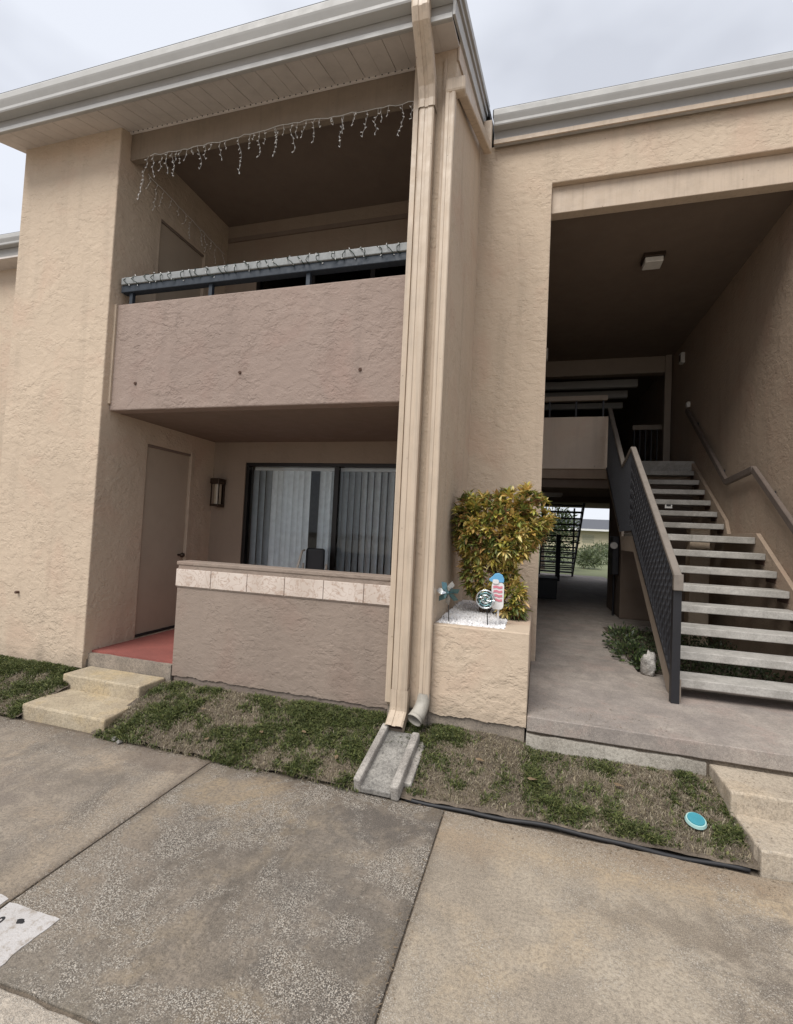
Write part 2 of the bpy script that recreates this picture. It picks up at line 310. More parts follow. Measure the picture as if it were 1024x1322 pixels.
def rectsweep(bm, pts, w, d, n=None):
    """rectangular pipe; w along X, d in the plane of the path (path lies in a YZ plane)"""
    pts = [Vector(p) for p in pts]; rings = []
    for i, p in enumerate(pts):
        t = (pts[min(i + 1, len(pts) - 1)] - pts[max(i - 1, 0)]).normalized(); x = Vector((1, 0, 0)); nrm = x.cross(t).normalized()
        rings.append([bm.verts.new(p + x * a * w / 2 + nrm * b * d / 2) for a, b in ((-1, -.8), (-.8, -1), (-.25, -1), (-.2, -.85), (.2, -.85), (.25, -1), (.8, -1), (1, -.8), (1, .8), (.8, 1), (-.8, 1), (-1, .8))])
    k = len(rings[0])
    for a, b in zip(rings, rings[1:]):
        for j in range(k): bm.faces.new((a[j], a[(j + 1) % k], b[(j + 1) % k], b[j]))
    return rings
def rough_poly(poly, step=.1, amp=.004, skip=()):
    out = []
    for i in range(len(poly)):
        a = Vector(poly[i]); b = Vector(poly[(i + 1) % len(poly)]); n = max(1, int((b - a).length / step))
        if i in skip: n = 1
        t = (b - a).normalized(); nn = Vector((-t.y, t.x))
        out.append(a.copy())
        for k in range(1, n): out.append(a + (b - a) * k / n + nn * uni(-amp, amp))
    return [tuple(v) for v in out]
def prism(axis, outer, holes, a, b, bev=0.0, bm=None):
    """polygon (u,v) extruded along axis; X: (y,z)  Y: (x,z)  Z: (x,y)"""
    bm = bm or bmesh.new()
    P = dict(X=lambda u, v, t: (t, u, v), Y=lambda u, v, t: (u, t, v), Z=lambda u, v, t: (u, v, t))[axis]
    loops = [outer] + list(holes)
    tris = tessellate_polygon([[Vector((u, v, 0)) for u, v in lp] for lp in loops])
    flat = [p for lp in loops for p in lp]
    va = [bm.verts.new(P(u, v, a)) for u, v in flat]; vb = [bm.verts.new(P(u, v, b)) for u, v in flat]
    fs = []
    for t in tris:
        for vv, tt in ((va, t), (vb, t[::-1])):
            try: fs.append(bm.faces.new([vv[i] for i in tt]))
            except ValueError: pass
    k = 0
    for lp in loops:
        n = len(lp)
        for i in range(n):
            j = (i + 1) % n; fs.append(bm.faces.new((va[k + i], va[k + j], vb[k + j], vb[k + i])))
        k += n
    if bev:
        bmesh.ops.recalc_face_normals(bm, faces=fs)
        es = [e for e in {e for f in fs for e in f.edges} if len(e.link_faces) == 2 and e.link_faces[0].normal.angle(e.link_faces[1].normal, 0) > 1.0]
        bmesh.ops.bevel(bm, geom=es, offset=bev, segments=2, affect='EDGES', profile=.5)
    return bm
def ragged(x0, x1, z, amp, step=.05, drop=0.0):
    """jagged line from x0 to x1"""
    n = max(2, int(abs(x1 - x0) / step)); ph = uni(0, 90)
    return [(x0 + (x1 - x0) * i / n + (uni(-.3, .3) * step if 0 < i < n else 0), z + drop * i / n + amp * (noise.noise((ph + i * step * 9, 0, 0)) * 1.6 + noise.noise((ph + i * step * 31, 3, 0)) * .8 + uni(-.35, .35))) for i in range(n + 1)]
def lawn_h(x, y):
    t = max(0, min(1, (y - 3.08) / .72)); return .012 + (.195 if x < -.72 else (.215 if x < -.12 else max(.165, .215 - (x + .12) * .25))) * t ** .8 + .018 * noise.noise((x * 2.3, y * 2.3, 0)) + .008 * noise.noise((x * 9, y * 9, 3))

# ------------------------------------------------------------------ ground and paving
obj('ground', B(-150, 150, -150, 150, -.5, -.14), 'soil', kind='structure')
fld = obj('grass_field', B(-120, 150, 19.6, 400, -.13, .26), 'field', kind='structure')
pv = thing('parking_pavement', None, None, (0, 0, 0), kind='structure')
for x0, x1, m in ((-9, -2.214, 'slabL'), (-2.204, -.482, 'slabM'), (-.474, 6.5, 'slabR')):
    far = [(x1 - (x1 - x0) * i / max(3, int((x1 - x0) / .07)), 3.085 + uni(-.009, .009)) for i in range(max(3, int((x1 - x0) / .07)) + 1)]
    near = ragged(x0, x1, 1.395, .005, .08)
    o = obj('concrete_slab', prism('Z', near + far, [], -.12, 0.0, bev=.005), m, pv)
ob = obj('road', prism('Z', [(-60, -60), (60, -60), (60, 1.37)] + [(x, z) for x, z in ragged(6, -9, 1.372, .006, .09)] + [(-60, 1.37)], [], -.12, .006, bev=.006), 'road', kind='structure')
obj('joint_filler', B(-9, 6.5, 1.2, 3.2, -.13, -.012), 'soil', pv, kind='stuff')
# worn painted number patch
pt = thing('painted_parking_number', 'worn white painted patch with a black nine on the parking slab', 'road marking', (-2.2, 1.55, 0))
def ragpoly(x0, x1, y0, y1, a=.008):
    return ragged(x0, x1, y0, a, .03) + [(y[1], y[0]) for y in ragged(y0, y1, x1, a, .03)][1:] + ragged(x1, x0, y1, a, .03)[1:] + [(y[1], y[0]) for y in ragged(y1, y0, x0, a, .03)][1:-1]
obj('paint', prism('Z', ragpoly(-2.199, -1.915, 1.425, 1.672), [], .0002, .0035), 'roadpaint', pt)
obj('paint', prism('Z', ragpoly(-2.75, -2.222, 1.425, 1.68), [], .0002, .0035), 'roadpaint', pt)
bm = bmesh.new()
ring = [(.012 * math.cos(a), .017 * math.sin(a)) for a in np.linspace(0, 2 * PI, 14, endpoint=False)]; ring2 = [(x * .45, y * .45) for x, y in ring]
cx, cy = -2.137, 1.583
prism('Z', [(cx + x * 1.3, cy + y * 1.2) for x, y in ring], [[(cx + x * 1.2, cy + y * 1.2) for x, y in ring2]], .0036, .0045, bm=bm)
prism('Z', [(cx + .006, cy - .01), (cx + .016, cy - .004), (cx + .004, cy - .055), (cx - .022, cy - .060), (cx - .022, cy - .049), (cx - .006, cy - .046)], [], .0038, .0048, bm=bm)
obj('number_nine', bm, 'black', pt)
obj('paint_blot', prism('Z', [(-2.052 + .021 * math.cos(a) * uni(.7, 1.15) , 1.607 + .013 * math.sin(a) * uni(.6, 1.2)) for a in np.linspace(0, 2 * PI, 15, endpoint=False)], [], .0036, .0046), 'black', pt)

# lawn soil
def lawn_patch(name, x0, x1, y0, y1):
    bm = bmesh.new(); nx, ny = int((x1 - x0) / .05) + 1, int((y1 - y0) / .05) + 1
    g = [[bm.verts.new((x0 + (x1 - x0) * i / nx, y0 + (y1 - y0) * j / ny, lawn_h(x0 + (x1 - x0) * i / nx, y0 + (y1 - y0) * j / ny) + uni(-.004, .004))) for j in range(ny + 1)] for i in range(nx + 1)]
    for i in range(nx):
        for j in range(ny): bm.faces.new((g[i][j], g[i + 1][j], g[i + 1][j + 1], g[i][j + 1]))
    return smooth(obj(name, bm, 'soil', kind='structure'))
lawn_patch('lawn_soil', -9, -4.15, 3.09, 6.4); lawn_patch('lawn_soil', -3.36, -.7, 3.09, 3.95); lawn_patch('lawn_soil', -.7, 1.24, 3.10, 3.93)
obj('ground_fill', B(-9, 1.2, 3.09, 6.3, -.14, -.02), 'soil', kind='structure')

# ------------------------------------------------------------------ building
bld = thing('apartment_building', 'two storey tan stucco apartment building with balcony, porch and open stair passage', 'building', (0, 3.8, 0))
XL, XA, XB, XC = -5.65, -4.3, -1.11, -.75
sl = lambda y: 5.88 + .41 * (y - 3.8)      # underside of tower roof along its side
# left wing (front wall plus door wall) : one block extruded along X, doors cut through
prof = [(3.8, .30), (3.8, 5.87), (9.0, 8.0), (9.0, .30)]
doors = [[(4.45, .387), (4.45, 2.62), (5.2, 2.62), (5.2, .387)], [(4.42, 3.18), (4.42, 5.27), (5.2, 5.27), (5.2, 3.18)]]
obj('stucco_wall', prism('X', prof, doors, XL, XA, bev=.012), 'stucco', bld)
obj('wall_base', prism('Y', ragged(XL + .01, XA - .005, .20, .0, .3)[:1] + [(XA - .005, .08), (XA - .005, .31)] + [(x, z) for x, z in ragged(XA - .01, XL + .01, .32, .012, .06)], [], 3.815, 4.2), 'found', bld)
obj('stucco_skirt', prism('Y', [(XL + .002, .36), (XA - .002, .36)] + ragged(XA - .002, XL + .002, .225, .012, .02), [], 3.7985, 3.84), 'stucco', bld)
# right post wall of the tower
obj('stucco_wall', prism('X', [(3.8, .33), (3.8, 5.85), (5.6, 6.59), (5.6, .33)], [], XB, XC, bev=.010), 'stucco', bld)
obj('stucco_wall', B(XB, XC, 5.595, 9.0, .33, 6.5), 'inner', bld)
obj('wall_base', B(XB + .01, XC - .012, 3.82, 5.5, .1, .34), 'found', bld)
# porch: floor, back wall with sliding door openings, ceiling / balcony slab
obj('porch_floor', prism('Z', [(XA - .06, 3.901), (-3.285, 3.901), (-3.285, 4.021), (XB, 4.021), (XB, 5.64), (XA - .06, 5.64)], [], .1, .385), 'red', bld)
obj('threshold', prism('Y', [(-4.297, .10), (-3.285, .10), (-3.285, .36)] + ragged(-3.285, -4.297, .366, .004, .06), [], 3.86, 3.90), 'found', bld)
bw = [[(-3.79, .5), (-3.79, 2.585), (-1.25, 2.585), (-1.25, .5)], [(-3.8, 3.20), (-3.8, 5.22), (-1.25, 5.22), (-1.25, 3.20)]]
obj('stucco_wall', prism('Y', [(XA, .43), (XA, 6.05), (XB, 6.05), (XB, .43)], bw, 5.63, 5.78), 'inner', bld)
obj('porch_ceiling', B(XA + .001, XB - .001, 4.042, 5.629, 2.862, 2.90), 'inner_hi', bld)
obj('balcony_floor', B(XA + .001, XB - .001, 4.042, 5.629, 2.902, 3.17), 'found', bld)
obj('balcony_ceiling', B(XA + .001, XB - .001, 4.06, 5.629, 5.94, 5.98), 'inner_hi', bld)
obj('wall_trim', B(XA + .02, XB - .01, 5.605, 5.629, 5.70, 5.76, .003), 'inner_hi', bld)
# balcony parapet, knee wall
obj('balcony_parapet', prism('X', rough_poly([(3.89, 2.862), (3.89, 3.985), (4.04, 3.985), (4.04, 2.862)], .3, 0), [], XA + .002, XB - .002, bev=.012), 'taupe_hi', bld)
obj('trim_strip', B(XA - .03, XA + .028, 3.868, 3.892, 2.93, 3.98, .003), 'trim', bld)
for px, pz in ((-3.975, 3.136), (-2.744, 3.191), (-1.52, 3.161)):
    bm = tube(bmesh.new(), [(px, 3.893, pz), (px, 3.878, pz - .003)], [.018, .013], 10); obj('anchor_bolt', bm, 'rust', bld)
obj('knee_wall', prism('Y', [(-3.28, 1.33), (XB - .002, 1.33)] + ragged(XB - .002, -3.28, .272, .009, .018), [], 3.87, 4.02, bev=.0), 'taupe', bld)
obj('wall_base', prism('Y', [(-3.265, .1), (XB, .1), (XB, .45), (-3.265, .45)], [], 3.885, 4.0), m_stucco('grey footing', (.20, .16, .135), base_h=.2), bld)
obj('wall_cap', B(-3.30, XB - .003, 3.862, 4.05, 1.325, 1.362, .008), 'taupe', bld)
tx = [-3.292, -2.90, -2.51, -2.125, -1.745, -1.37, -1.118]
for a, b in zip(tx, tx[1:]):
    obj('tile', B(a + .003, b - .003, 3.855, 3.872, 1.125, 1.288, .003), 'tile', bld)
obj('tile', B(-3.294, -3.282, 3.858, 4.02, 1.125, 1.288, .003), 'tile', bld)
obj('tile_grout', B(-3.284, XB - .004, 3.862, 3.872, 1.115, 1.296), 'taupe', bld)
# beam over the balcony
obj('beam', prism('X', [(3.93, 5.585), (3.93, 5.925), (4.0, 5.945), (4.0, 5.585)], [], XA + .002, XB - .002, bev=.006), 'beam_shade', bld)
# doors on the side wall
for (y0, y1, z0, z1) in ((4.45, 5.2, .387, 2.62), (4.42, 5.2, 3.18, 5.27)):
    d = obj('door', B(XA - .075, XA - .03, y0 + .004, y1 - .034, z0 + .012, z1 - .012, .003), 'door', bld)
    obj('door_casing', B(XA - .06, XA + .012, y1 - .03, y1 + .03, z0, z1 + .02, .004), 'trim', d)
    obj('door_stop', B(XA - .03, XA - .008, y0 + .002, y1 - .03, z1 - .03, z1 - .001, .002), 'inner_hi', d)
    bm = tube(bmesh.new(), [(XA - .03, y1 - .12, z0 + .93), (XA + .02, y1 - .12, z0 + .93)], .012, 8)
    bmesh.ops.create_uvsphere(bm, u_segments=10, v_segments=8, radius=.032, matrix=Matrix.Translation((XA + .035, y1 - .12, z0 + .93)))
    smooth(obj('door_knob', bm, 'bronze', d))
    obj('sweep', B(XA - .03, XA - .02, y0 + .006, y1 - .036, z0 + .012, z0 + .04), 'black', d)
# sliding doors
def sliding(z0, z1, x0, x1, glass, splits):
    s = obj('sliding_door', B(x0, x1, 5.64, 5.72, z1 - .045, z1, .003), 'darkframe', bld)
    obj('frame', B(x0, x0 + .045, 5.642, 5.718, z0, z1 - .046, .003), 'darkframe', s)
    obj('frame', B(x1 - .045, x1, 5.642, 5.718, z0, z1 - .046, .003), 'darkframe', s)
    obj('frame', B(x0 + .046, x1 - .046, 5.642, 5.718, z0, z0 + .05, .003), 'darkframe', s)
    xs = [x0 + .046] + splits + [x1 - .046]
    for sx in splits: obj('frame', B(sx - .032, sx + .032, 5.644, 5.712, z0 + .051, z1 - .046, .003), 'darkframe', s)
    for a, b in zip(xs, xs[1:]): obj('glass_pane', B(a + .034, b - .034, 5.676, 5.682, z0 + .051, z1 - .047), glass, s)
sliding(.5, 2.585, -3.79, -1.25, 'glass', [-2.455]); sliding(3.20, 5.22, -3.8, -1.25, 'dglass', [-2.95, -2.1])
# rooms behind the glass
for z0, z1 in ((.43, 2.9), (3.0, 5.9)):
    bm = bmesh.new()
    for a in ((-4.25, XB - .01, 9, 9.1, z0, z1), (-4.29, -4.2, 5.79, 9, z0, z1), (XB - .1, XB - .02, 5.79, 9, z0, z1), (-4.2, XB - .1, 5.79, 9, z1 - .1, z1)): box(bm, *a)
    obj('room_wall', bm, 'room', bld); obj('room_floor', B(-4.2, XB - .1, 5.79, 9, z0 - .05, z0 + .02), 'roomd', bld)

# right facade with the passage opening, planter box, header
YR = 5.5
fac = [(XC - .3, .33), (XC - .3, 6.34), (7.5, 6.34), (7.5, .33), (2.6, .33), (2.6, 5.79), (.07, 5.79), (.07, .33)]
obj('stucco_wall', prism('Y', fac, [], YR, YR + .22, bev=.010), 'stucco', bld)
obj('header_board', B(.072, 2.598, YR + .07, YR + .2, 5.475, 5.788, .006), 'trim', bld)
pl = [(XC, .33), (XC, 1.015), (0.0, 1.015), (0.0, .33)]
obj('planter_wall', prism('Z', [(XC + .001, 3.80), (0, 3.80), (.02, YR - .001), (-.19, YR - .001), (-.19, 3.89), (XC + .001, 3.89)], [], .33, 1.02, bev=.008), 'stucco', bld)
obj('wall_base', B(XC - .01, -.012, 3.82, 5.4, .1, .34), 'found', bld)
obj('stucco_skirt', prism('Y', [(XC + .002, .40), (-.002, .40)] + ragged(-.002, XC + .002, .318, .009, .015), [], 3.7985, 3.83), 'stucco', bld)
# passage shell
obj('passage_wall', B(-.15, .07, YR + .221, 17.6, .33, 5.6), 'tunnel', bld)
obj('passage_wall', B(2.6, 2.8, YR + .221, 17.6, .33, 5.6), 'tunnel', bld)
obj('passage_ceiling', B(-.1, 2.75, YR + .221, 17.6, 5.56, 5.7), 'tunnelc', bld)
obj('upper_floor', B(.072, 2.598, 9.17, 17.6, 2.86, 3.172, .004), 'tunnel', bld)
obj('floor_beam', B(.074, 1.5, 9.25, 9.5, 2.70, 2.858, .004), 'tunnelc', bld)
obj('floor_beam', B(.074, 2.59, 13, 13.3, 2.72, 2.858, .004), 'tunnelc', bld)
obj('walkway_parapet', B(.073, 1.22, 9.12, 9.26, 3.03, 3.98, .01), m_stucco('walkway parapet stucco', (.66, .55, .45), grit=.8), bld)
obj('beam', B(.073, 2.45, 10.6, 10.8, 5.22, 5.558, .006), 'post', bld)
for (y, z0, z1, x1) in ((11.4, 5.19, 5.36, 2.1), (12.0, 5.12, 5.29, 2.0), (12.6, 5.03, 5.17, 2.0)): obj('beam', B(.073, x1, y, y + .12, z0, z1, .005), 'gutter', bld)
obj('steel_post', B(2.44, 2.56, 10.55, 10.67, 3.173, 5.558, .005), 'post', bld)
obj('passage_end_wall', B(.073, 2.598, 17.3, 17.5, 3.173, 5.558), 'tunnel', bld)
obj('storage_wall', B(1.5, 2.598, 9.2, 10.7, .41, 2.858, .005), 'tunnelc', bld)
obj('stair_column', B(2.17, 2.42, 7.75, 7.95, .30, 2.0, .006), 'stucco', bld)
# roofs
def roof(name, x0, x1, y0, z0, y1, z1, th=.09):
    return obj(name, prism('X', [(y0, z0), (y0, z0 + th), (y1, z1 + th), (y1, z1)], [], x0, x1), 'shingle', bld)
roof('roof', XL - .12, -.70, 3.38, 5.985, 11, 9.1); roof('roof', -.62, 8, 5.38, 6.60, 12, 9.1); roof('roof', -14, XL - .05, 5.98, 6.62, 12, 9.0)
obj('roof_gable', prism('X', [(11, 9.1), (11, 5.74), (17.6, 5.74), (17.6, 7.0)], [], -14, 8), 'shingle', bld)
def gutter(x0, x1, yf, zt, h=.145, d=.12, name='gutter'):
    z0 = zt - h
    p = [(yf + d, zt - .01), (yf + d, z0), (yf + .035, z0), (yf + .028, z0 + .012), (yf + .028, z0 + .04), (yf + .006, z0 + .085), (yf, z0 + .10), (yf, zt - .012), (yf + .004, zt), (yf + .018, zt), (yf + .018, zt - .01), (yf + .006, zt - .014), (yf + .012, z0 + .09), (yf + .034, z0 + .04), (yf + .04, z0 + .014), (yf + d - .006, z0 + .014), (yf + d - .006, zt - .01)]
    g = obj(name, prism('X', p, [], x0, x1), 'gutter', bld)
    obj('end_cap', B(x0, x0 + .004, yf + .01, yf + d, z0 + .006, zt - .006), 'gutter', g); obj('end_cap', B(x1 - .004, x1, yf + .01, yf + d, z0 + .006, zt - .006), 'gutter', g)
    obj('drip_edge', B(x0, x1, yf + .02, yf + d + .05, zt + .004, zt + .02), 'shingle', g)
    return g
gutter(XL - .13, -.737, 3.33, 6.01, .165)
obj('fascia_board', B(XL - .10, -.737, 3.455, 3.478, 5.725, 5.97, .003), 'fascia', bld)
obj('fascia_lip', B(XL - .10, -.737, 3.440, 3.454, 5.722, 5.765, .002), 'gutter', bld)
gutter(-.60, 8, 5.30, 6.62, .17)
obj('fascia_board', B(-.6, 8, 5.425, 5.46, 6.29, 6.60, .003), 'fascia', bld)
obj('fascia_lip', B(-.6, 8, 5.405, 5.424, 6.292, 6.345, .003), 'trim', bld)
gutter(-14, XL - .02, 5.90, 6.64, .17); obj('fascia_board', B(-14, XL - .02, 6.03, 6.06, 6.3, 6.62), 'fascia', bld)
obj('soffit_panel', B(-14, XL - .01, 6.0, 6.35, 6.27, 6.30), 'soffit', bld)
obj('stucco_wall', B(-14, XL - .01, 6.3, 6.5, .1, 6.28), 'stucco', bld)
obj('trim_strip', B(-6.9, -6.55, 6.25, 6.31, 2.0, 6.26), 'inner', bld)
# rake boards of the tower on its right side
zz = lambda y, o: 5.745 + .415 * (y - 3.45) + o
for o0, o1, x0, x1, m, nm in ((0, .15, -.735, -.715, 'gutter', 'rake_board'), (.14, .21, -.716, -.695, 'fascia', 'rake_trim'), (.20, .27, -.70, -.675, 'gutter', 'rake_drip_edge')):
    obj(nm, prism('X', [(3.44, zz(3.44, o0)), (3.44, zz(3.44, o1)), (5.52, zz(5.52, o1)), (5.52, zz(5.52, o0))], [], x0, x1), m, bld)
obj('rake_frieze', prism('X', [(3.79, zz(3.79, -.16)), (3.79, zz(3.79, .02)), (5.49, zz(5.49, .02)), (5.49, zz(5.49, -.16))], [], XC + .001, XC + .014), 'trim', bld)
# soffit: one vented vinyl panel after another
n = 17; xa, xb = XL - .09, -.738; sw = (xb - xa) / n
sbase = lambda y: 5.735 + .33 * (y - 3.47)
for i in range(n):
    x0 = xa + i * sw; bm = bmesh.new()
    for k in range(2):
        u0 = x0 + .005 + k * (sw - .005) / 2; u1 = u0 + (sw - .005) / 2 - .003
        prism('X', [(3.479, sbase(3.479)), (3.479, sbase(3.479) + .008), (3.925, sbase(3.925) + .008), (3.925, sbase(3.925))], [], u0, u1, bm=bm)
    prism('X', [(3.479, sbase(3.479) + .003), (3.479, sbase(3.479) + .014), (3.925, sbase(3.925) + .014), (3.925, sbase(3.925) + .003)], [], x0 + .002, x0 + sw - .001, bm=bm)
    obj('soffit_panel', bm, 'soffit', bld)
bm = bmesh.new()
for i in range(56):
    x = -4.25 + i * .062
    if x < -1.0: bmesh.ops.create_cone(bm, segments=6, radius1=.007, radius2=.005, depth=.012, cap_ends=True, matrix=Matrix.Translation((x, 3.905, sbase(3.905) - .004)))
obj('nail_heads', bm, 'black', bld, kind='stuff')
obj('soffit_trim', B(XA, XB, 3.905, 3.928, 5.868, 5.888, .002), 'soffit', bld)
obj('corner_trim', B(XB - .002, XB + .045, 3.774, 3.799, .36, 5.80, .004), 'trimw', bld)
obj('corner_trim', B(-.862, -.838, 3.782, 3.799, .36, 5.76, .003), 'trim', bld)
bm = tube(bmesh.new(), [(-5.23, 3.8, .912), (-5.23, 3.765, .912)], .014, 10); obj('pipe_stub', bm, 'rust', bld)

# ------------------------------------------------------------------ walkway slab and steps
wk = thing('passage_walkway', None, None, (0, 3.8, 0), kind='structure')
obj('walkway_slab', prism('Z', [(0.004, 3.80)] + ragged(.1, 7.4, 3.795, .004, .12) + [(7.4, 5.499), (2.598, 5.499), (2.598, 5.5), (2.598, 5.55), (1.1, 5.55), (1.1, 8.6), (2.598, 8.6), (2.598, 19.5), (.072, 19.5), (.072, 5.499), (.022, 5.499)], [], .295, .405, bev=.006), 'walk', wk)
obj('slab_footing', prism('Y', [(.002, .0), (1.19, .0)] + ragged(1.19, .002, .272, .006, .05), [], 3.792, 3.99), m_concrete('pale footing', (.40, .37, .32), (.28, .25, .21), seed=17, bump=.006), wk)
obj('slab_base', B(.01, 7.3, 3.822, 19.4, -.1, .294), 'soil', wk, kind='stuff')
st = thing('right_steps', 'pair of wide rough concrete steps down from the walkway at the right edge', 'steps', (1.21, 3.1, 0))
obj('step', prism('Z', [(y[1], y[0]) for y in ragged(3.44, 3.825, 1.215, .006, .04)][::-1] + ragged(1.215, 7, 3.45, .004, .1)[1:] + [(7, 3.825)], [], .06, .262, bev=.012), 'stepR', st)
obj('step', prism('Z', [(y[1], y[0]) for y in ragged(3.09, 3.5, 1.235, .006, .04)][::-1] + ragged(1.235, 7, 3.10, .005, .1)[1:] + [(7, 3.5)], [], -.1, .132, bev=.012), 'stepR', st)
st = thing('porch_steps', 'two yellowish concrete steps leading up to the red porch floor', 'steps', (-3.6, 3.0, 0))
obj('step', prism('Z', [(-4.255, 3.56), (-3.345, 3.55), (-3.335, 3.858), (-4.25, 3.858)], [], .05, .245, bev=.014), 'step', st)
obj('step', prism('Z', [(-4.175, 3.135), (-3.27, 3.13), (-3.33, 3.62), (-4.22, 3.62)], [], -.1, .115, bev=.016), 'step', st)

# ------------------------------------------------------------------ planter contents
gb = obj('planter_gravel', B(-.742, -.193, 3.892, 5.49, .8, 1.005), 'gravel', None, (-.45, 4.6, 1.0), label='bed of small white stones filling the stucco planter', cat='gravel', kind='stuff')
def pebble_field(x0, x1, y0, y1, z, n, r0, r1):
    vs, fs = [], []
    base = np.array([(1, 0, 0), (-1, 0, 0), (0, 1, 0), (0, -1, 0), (0, 0, 1), (0, 0, -1)], float)
    tr = [(0, 2, 4), (2, 1, 4), (1, 3, 4), (3, 0, 4), (2, 0, 5), (1, 2, 5), (3, 1, 5), (0, 3, 5)]
    for i in range(n):
        r = uni(r0, r1); b = base * r * RS.uniform(.6, 1.2, (6, 3)) + RS.uniform(-.25, .25, (6, 3)) * r
        a = uni(0, 6.3); c, s = math.cos(a), math.sin(a); b = b @ np.array([[c, -s, 0], [s, c, 0], [0, 0, 1]])
        b += (uni(x0, x1), uni(y0, y1), z + uni(0, .014)); k = len(vs); vs += b.tolist(); fs += [tuple(k + q for q in t) for t in tr]
    me = bpy.data.meshes.new('pebbles'); me.from_pydata(vs, [], fs); return me
obj('loose_stones', pebble_field(-.735, -.196, 3.90, 5.2, 1.006, 2600, .010, .022), 'gravel', gb, kind='stuff')

def leaf_mesh(cols, L=.09, W=.024, curl=.25, name='leaf'):
    """pointed leaf with a folded midrib; base at origin, points along +Y"""
    vs = [(0, 0, 0), (-W * .5, L * .3, .12 * W), (0, L * .32, -.14 * W), (W * .5, L * .3, .12 * W), (-W * .45, L * .65, .12 * W - curl * L * .25), (0, L * .68, -.14 * W - curl * L * .25), (W * .45, L * .65, .12 * W - curl * L * .25), (0, L, -curl * L * .7)]
    fs = [(0, 2, 1), (0, 3, 2), (1, 2, 5, 4), (2, 3, 6, 5), (4, 5, 7), (5, 6, 7)]
    me = bpy.data.meshes.new(name); me.from_pydata(vs, [], fs)
    ca = me.color_attributes.new('Col', 'FLOAT_COLOR', 'POINT')
    edge, mid = cols
    for i in range(8): c = mid if i in (0, 2, 5) else edge; ca.data[i].color = (*c, 1)
    return me
CRO = [((.42, .33, .07), (.30, .27, .05)), ((.44, .26, .08), (.36, .28, .08)), ((.20, .21, .05), (.34, .32, .07)), ((.07, .10, .025), (.24, .24, .06)), ((.52, .42, .15), (.38, .26, .08)),
       ((.32, .15, .07), (.36, .28, .08)), ((.05, .075, .02), (.10, .12, .03)), ((.58, .50, .24), (.45, .38, .13)), ((.10, .055, .035), (.19, .10, .05)), ((.14, .17, .04), (.24, .25, .06))]
CROM = []
for i, c in enumerate(CRO):
    for k in range(2):
        me = leaf_mesh(tuple(tuple(min(1, x * 1.5) for x in q) for q in c), uni(.062, .105), uni(.024, .033), uni(.1, .5), 'croton_leaf'); setmat(me, 'leaf'); CROM.append((i, me))
sh = thing('croton_shrub', 'bushy croton with yellow, orange and green leaves growing in the stucco planter', 'shrub', (-.42, 4.62, 1.0))
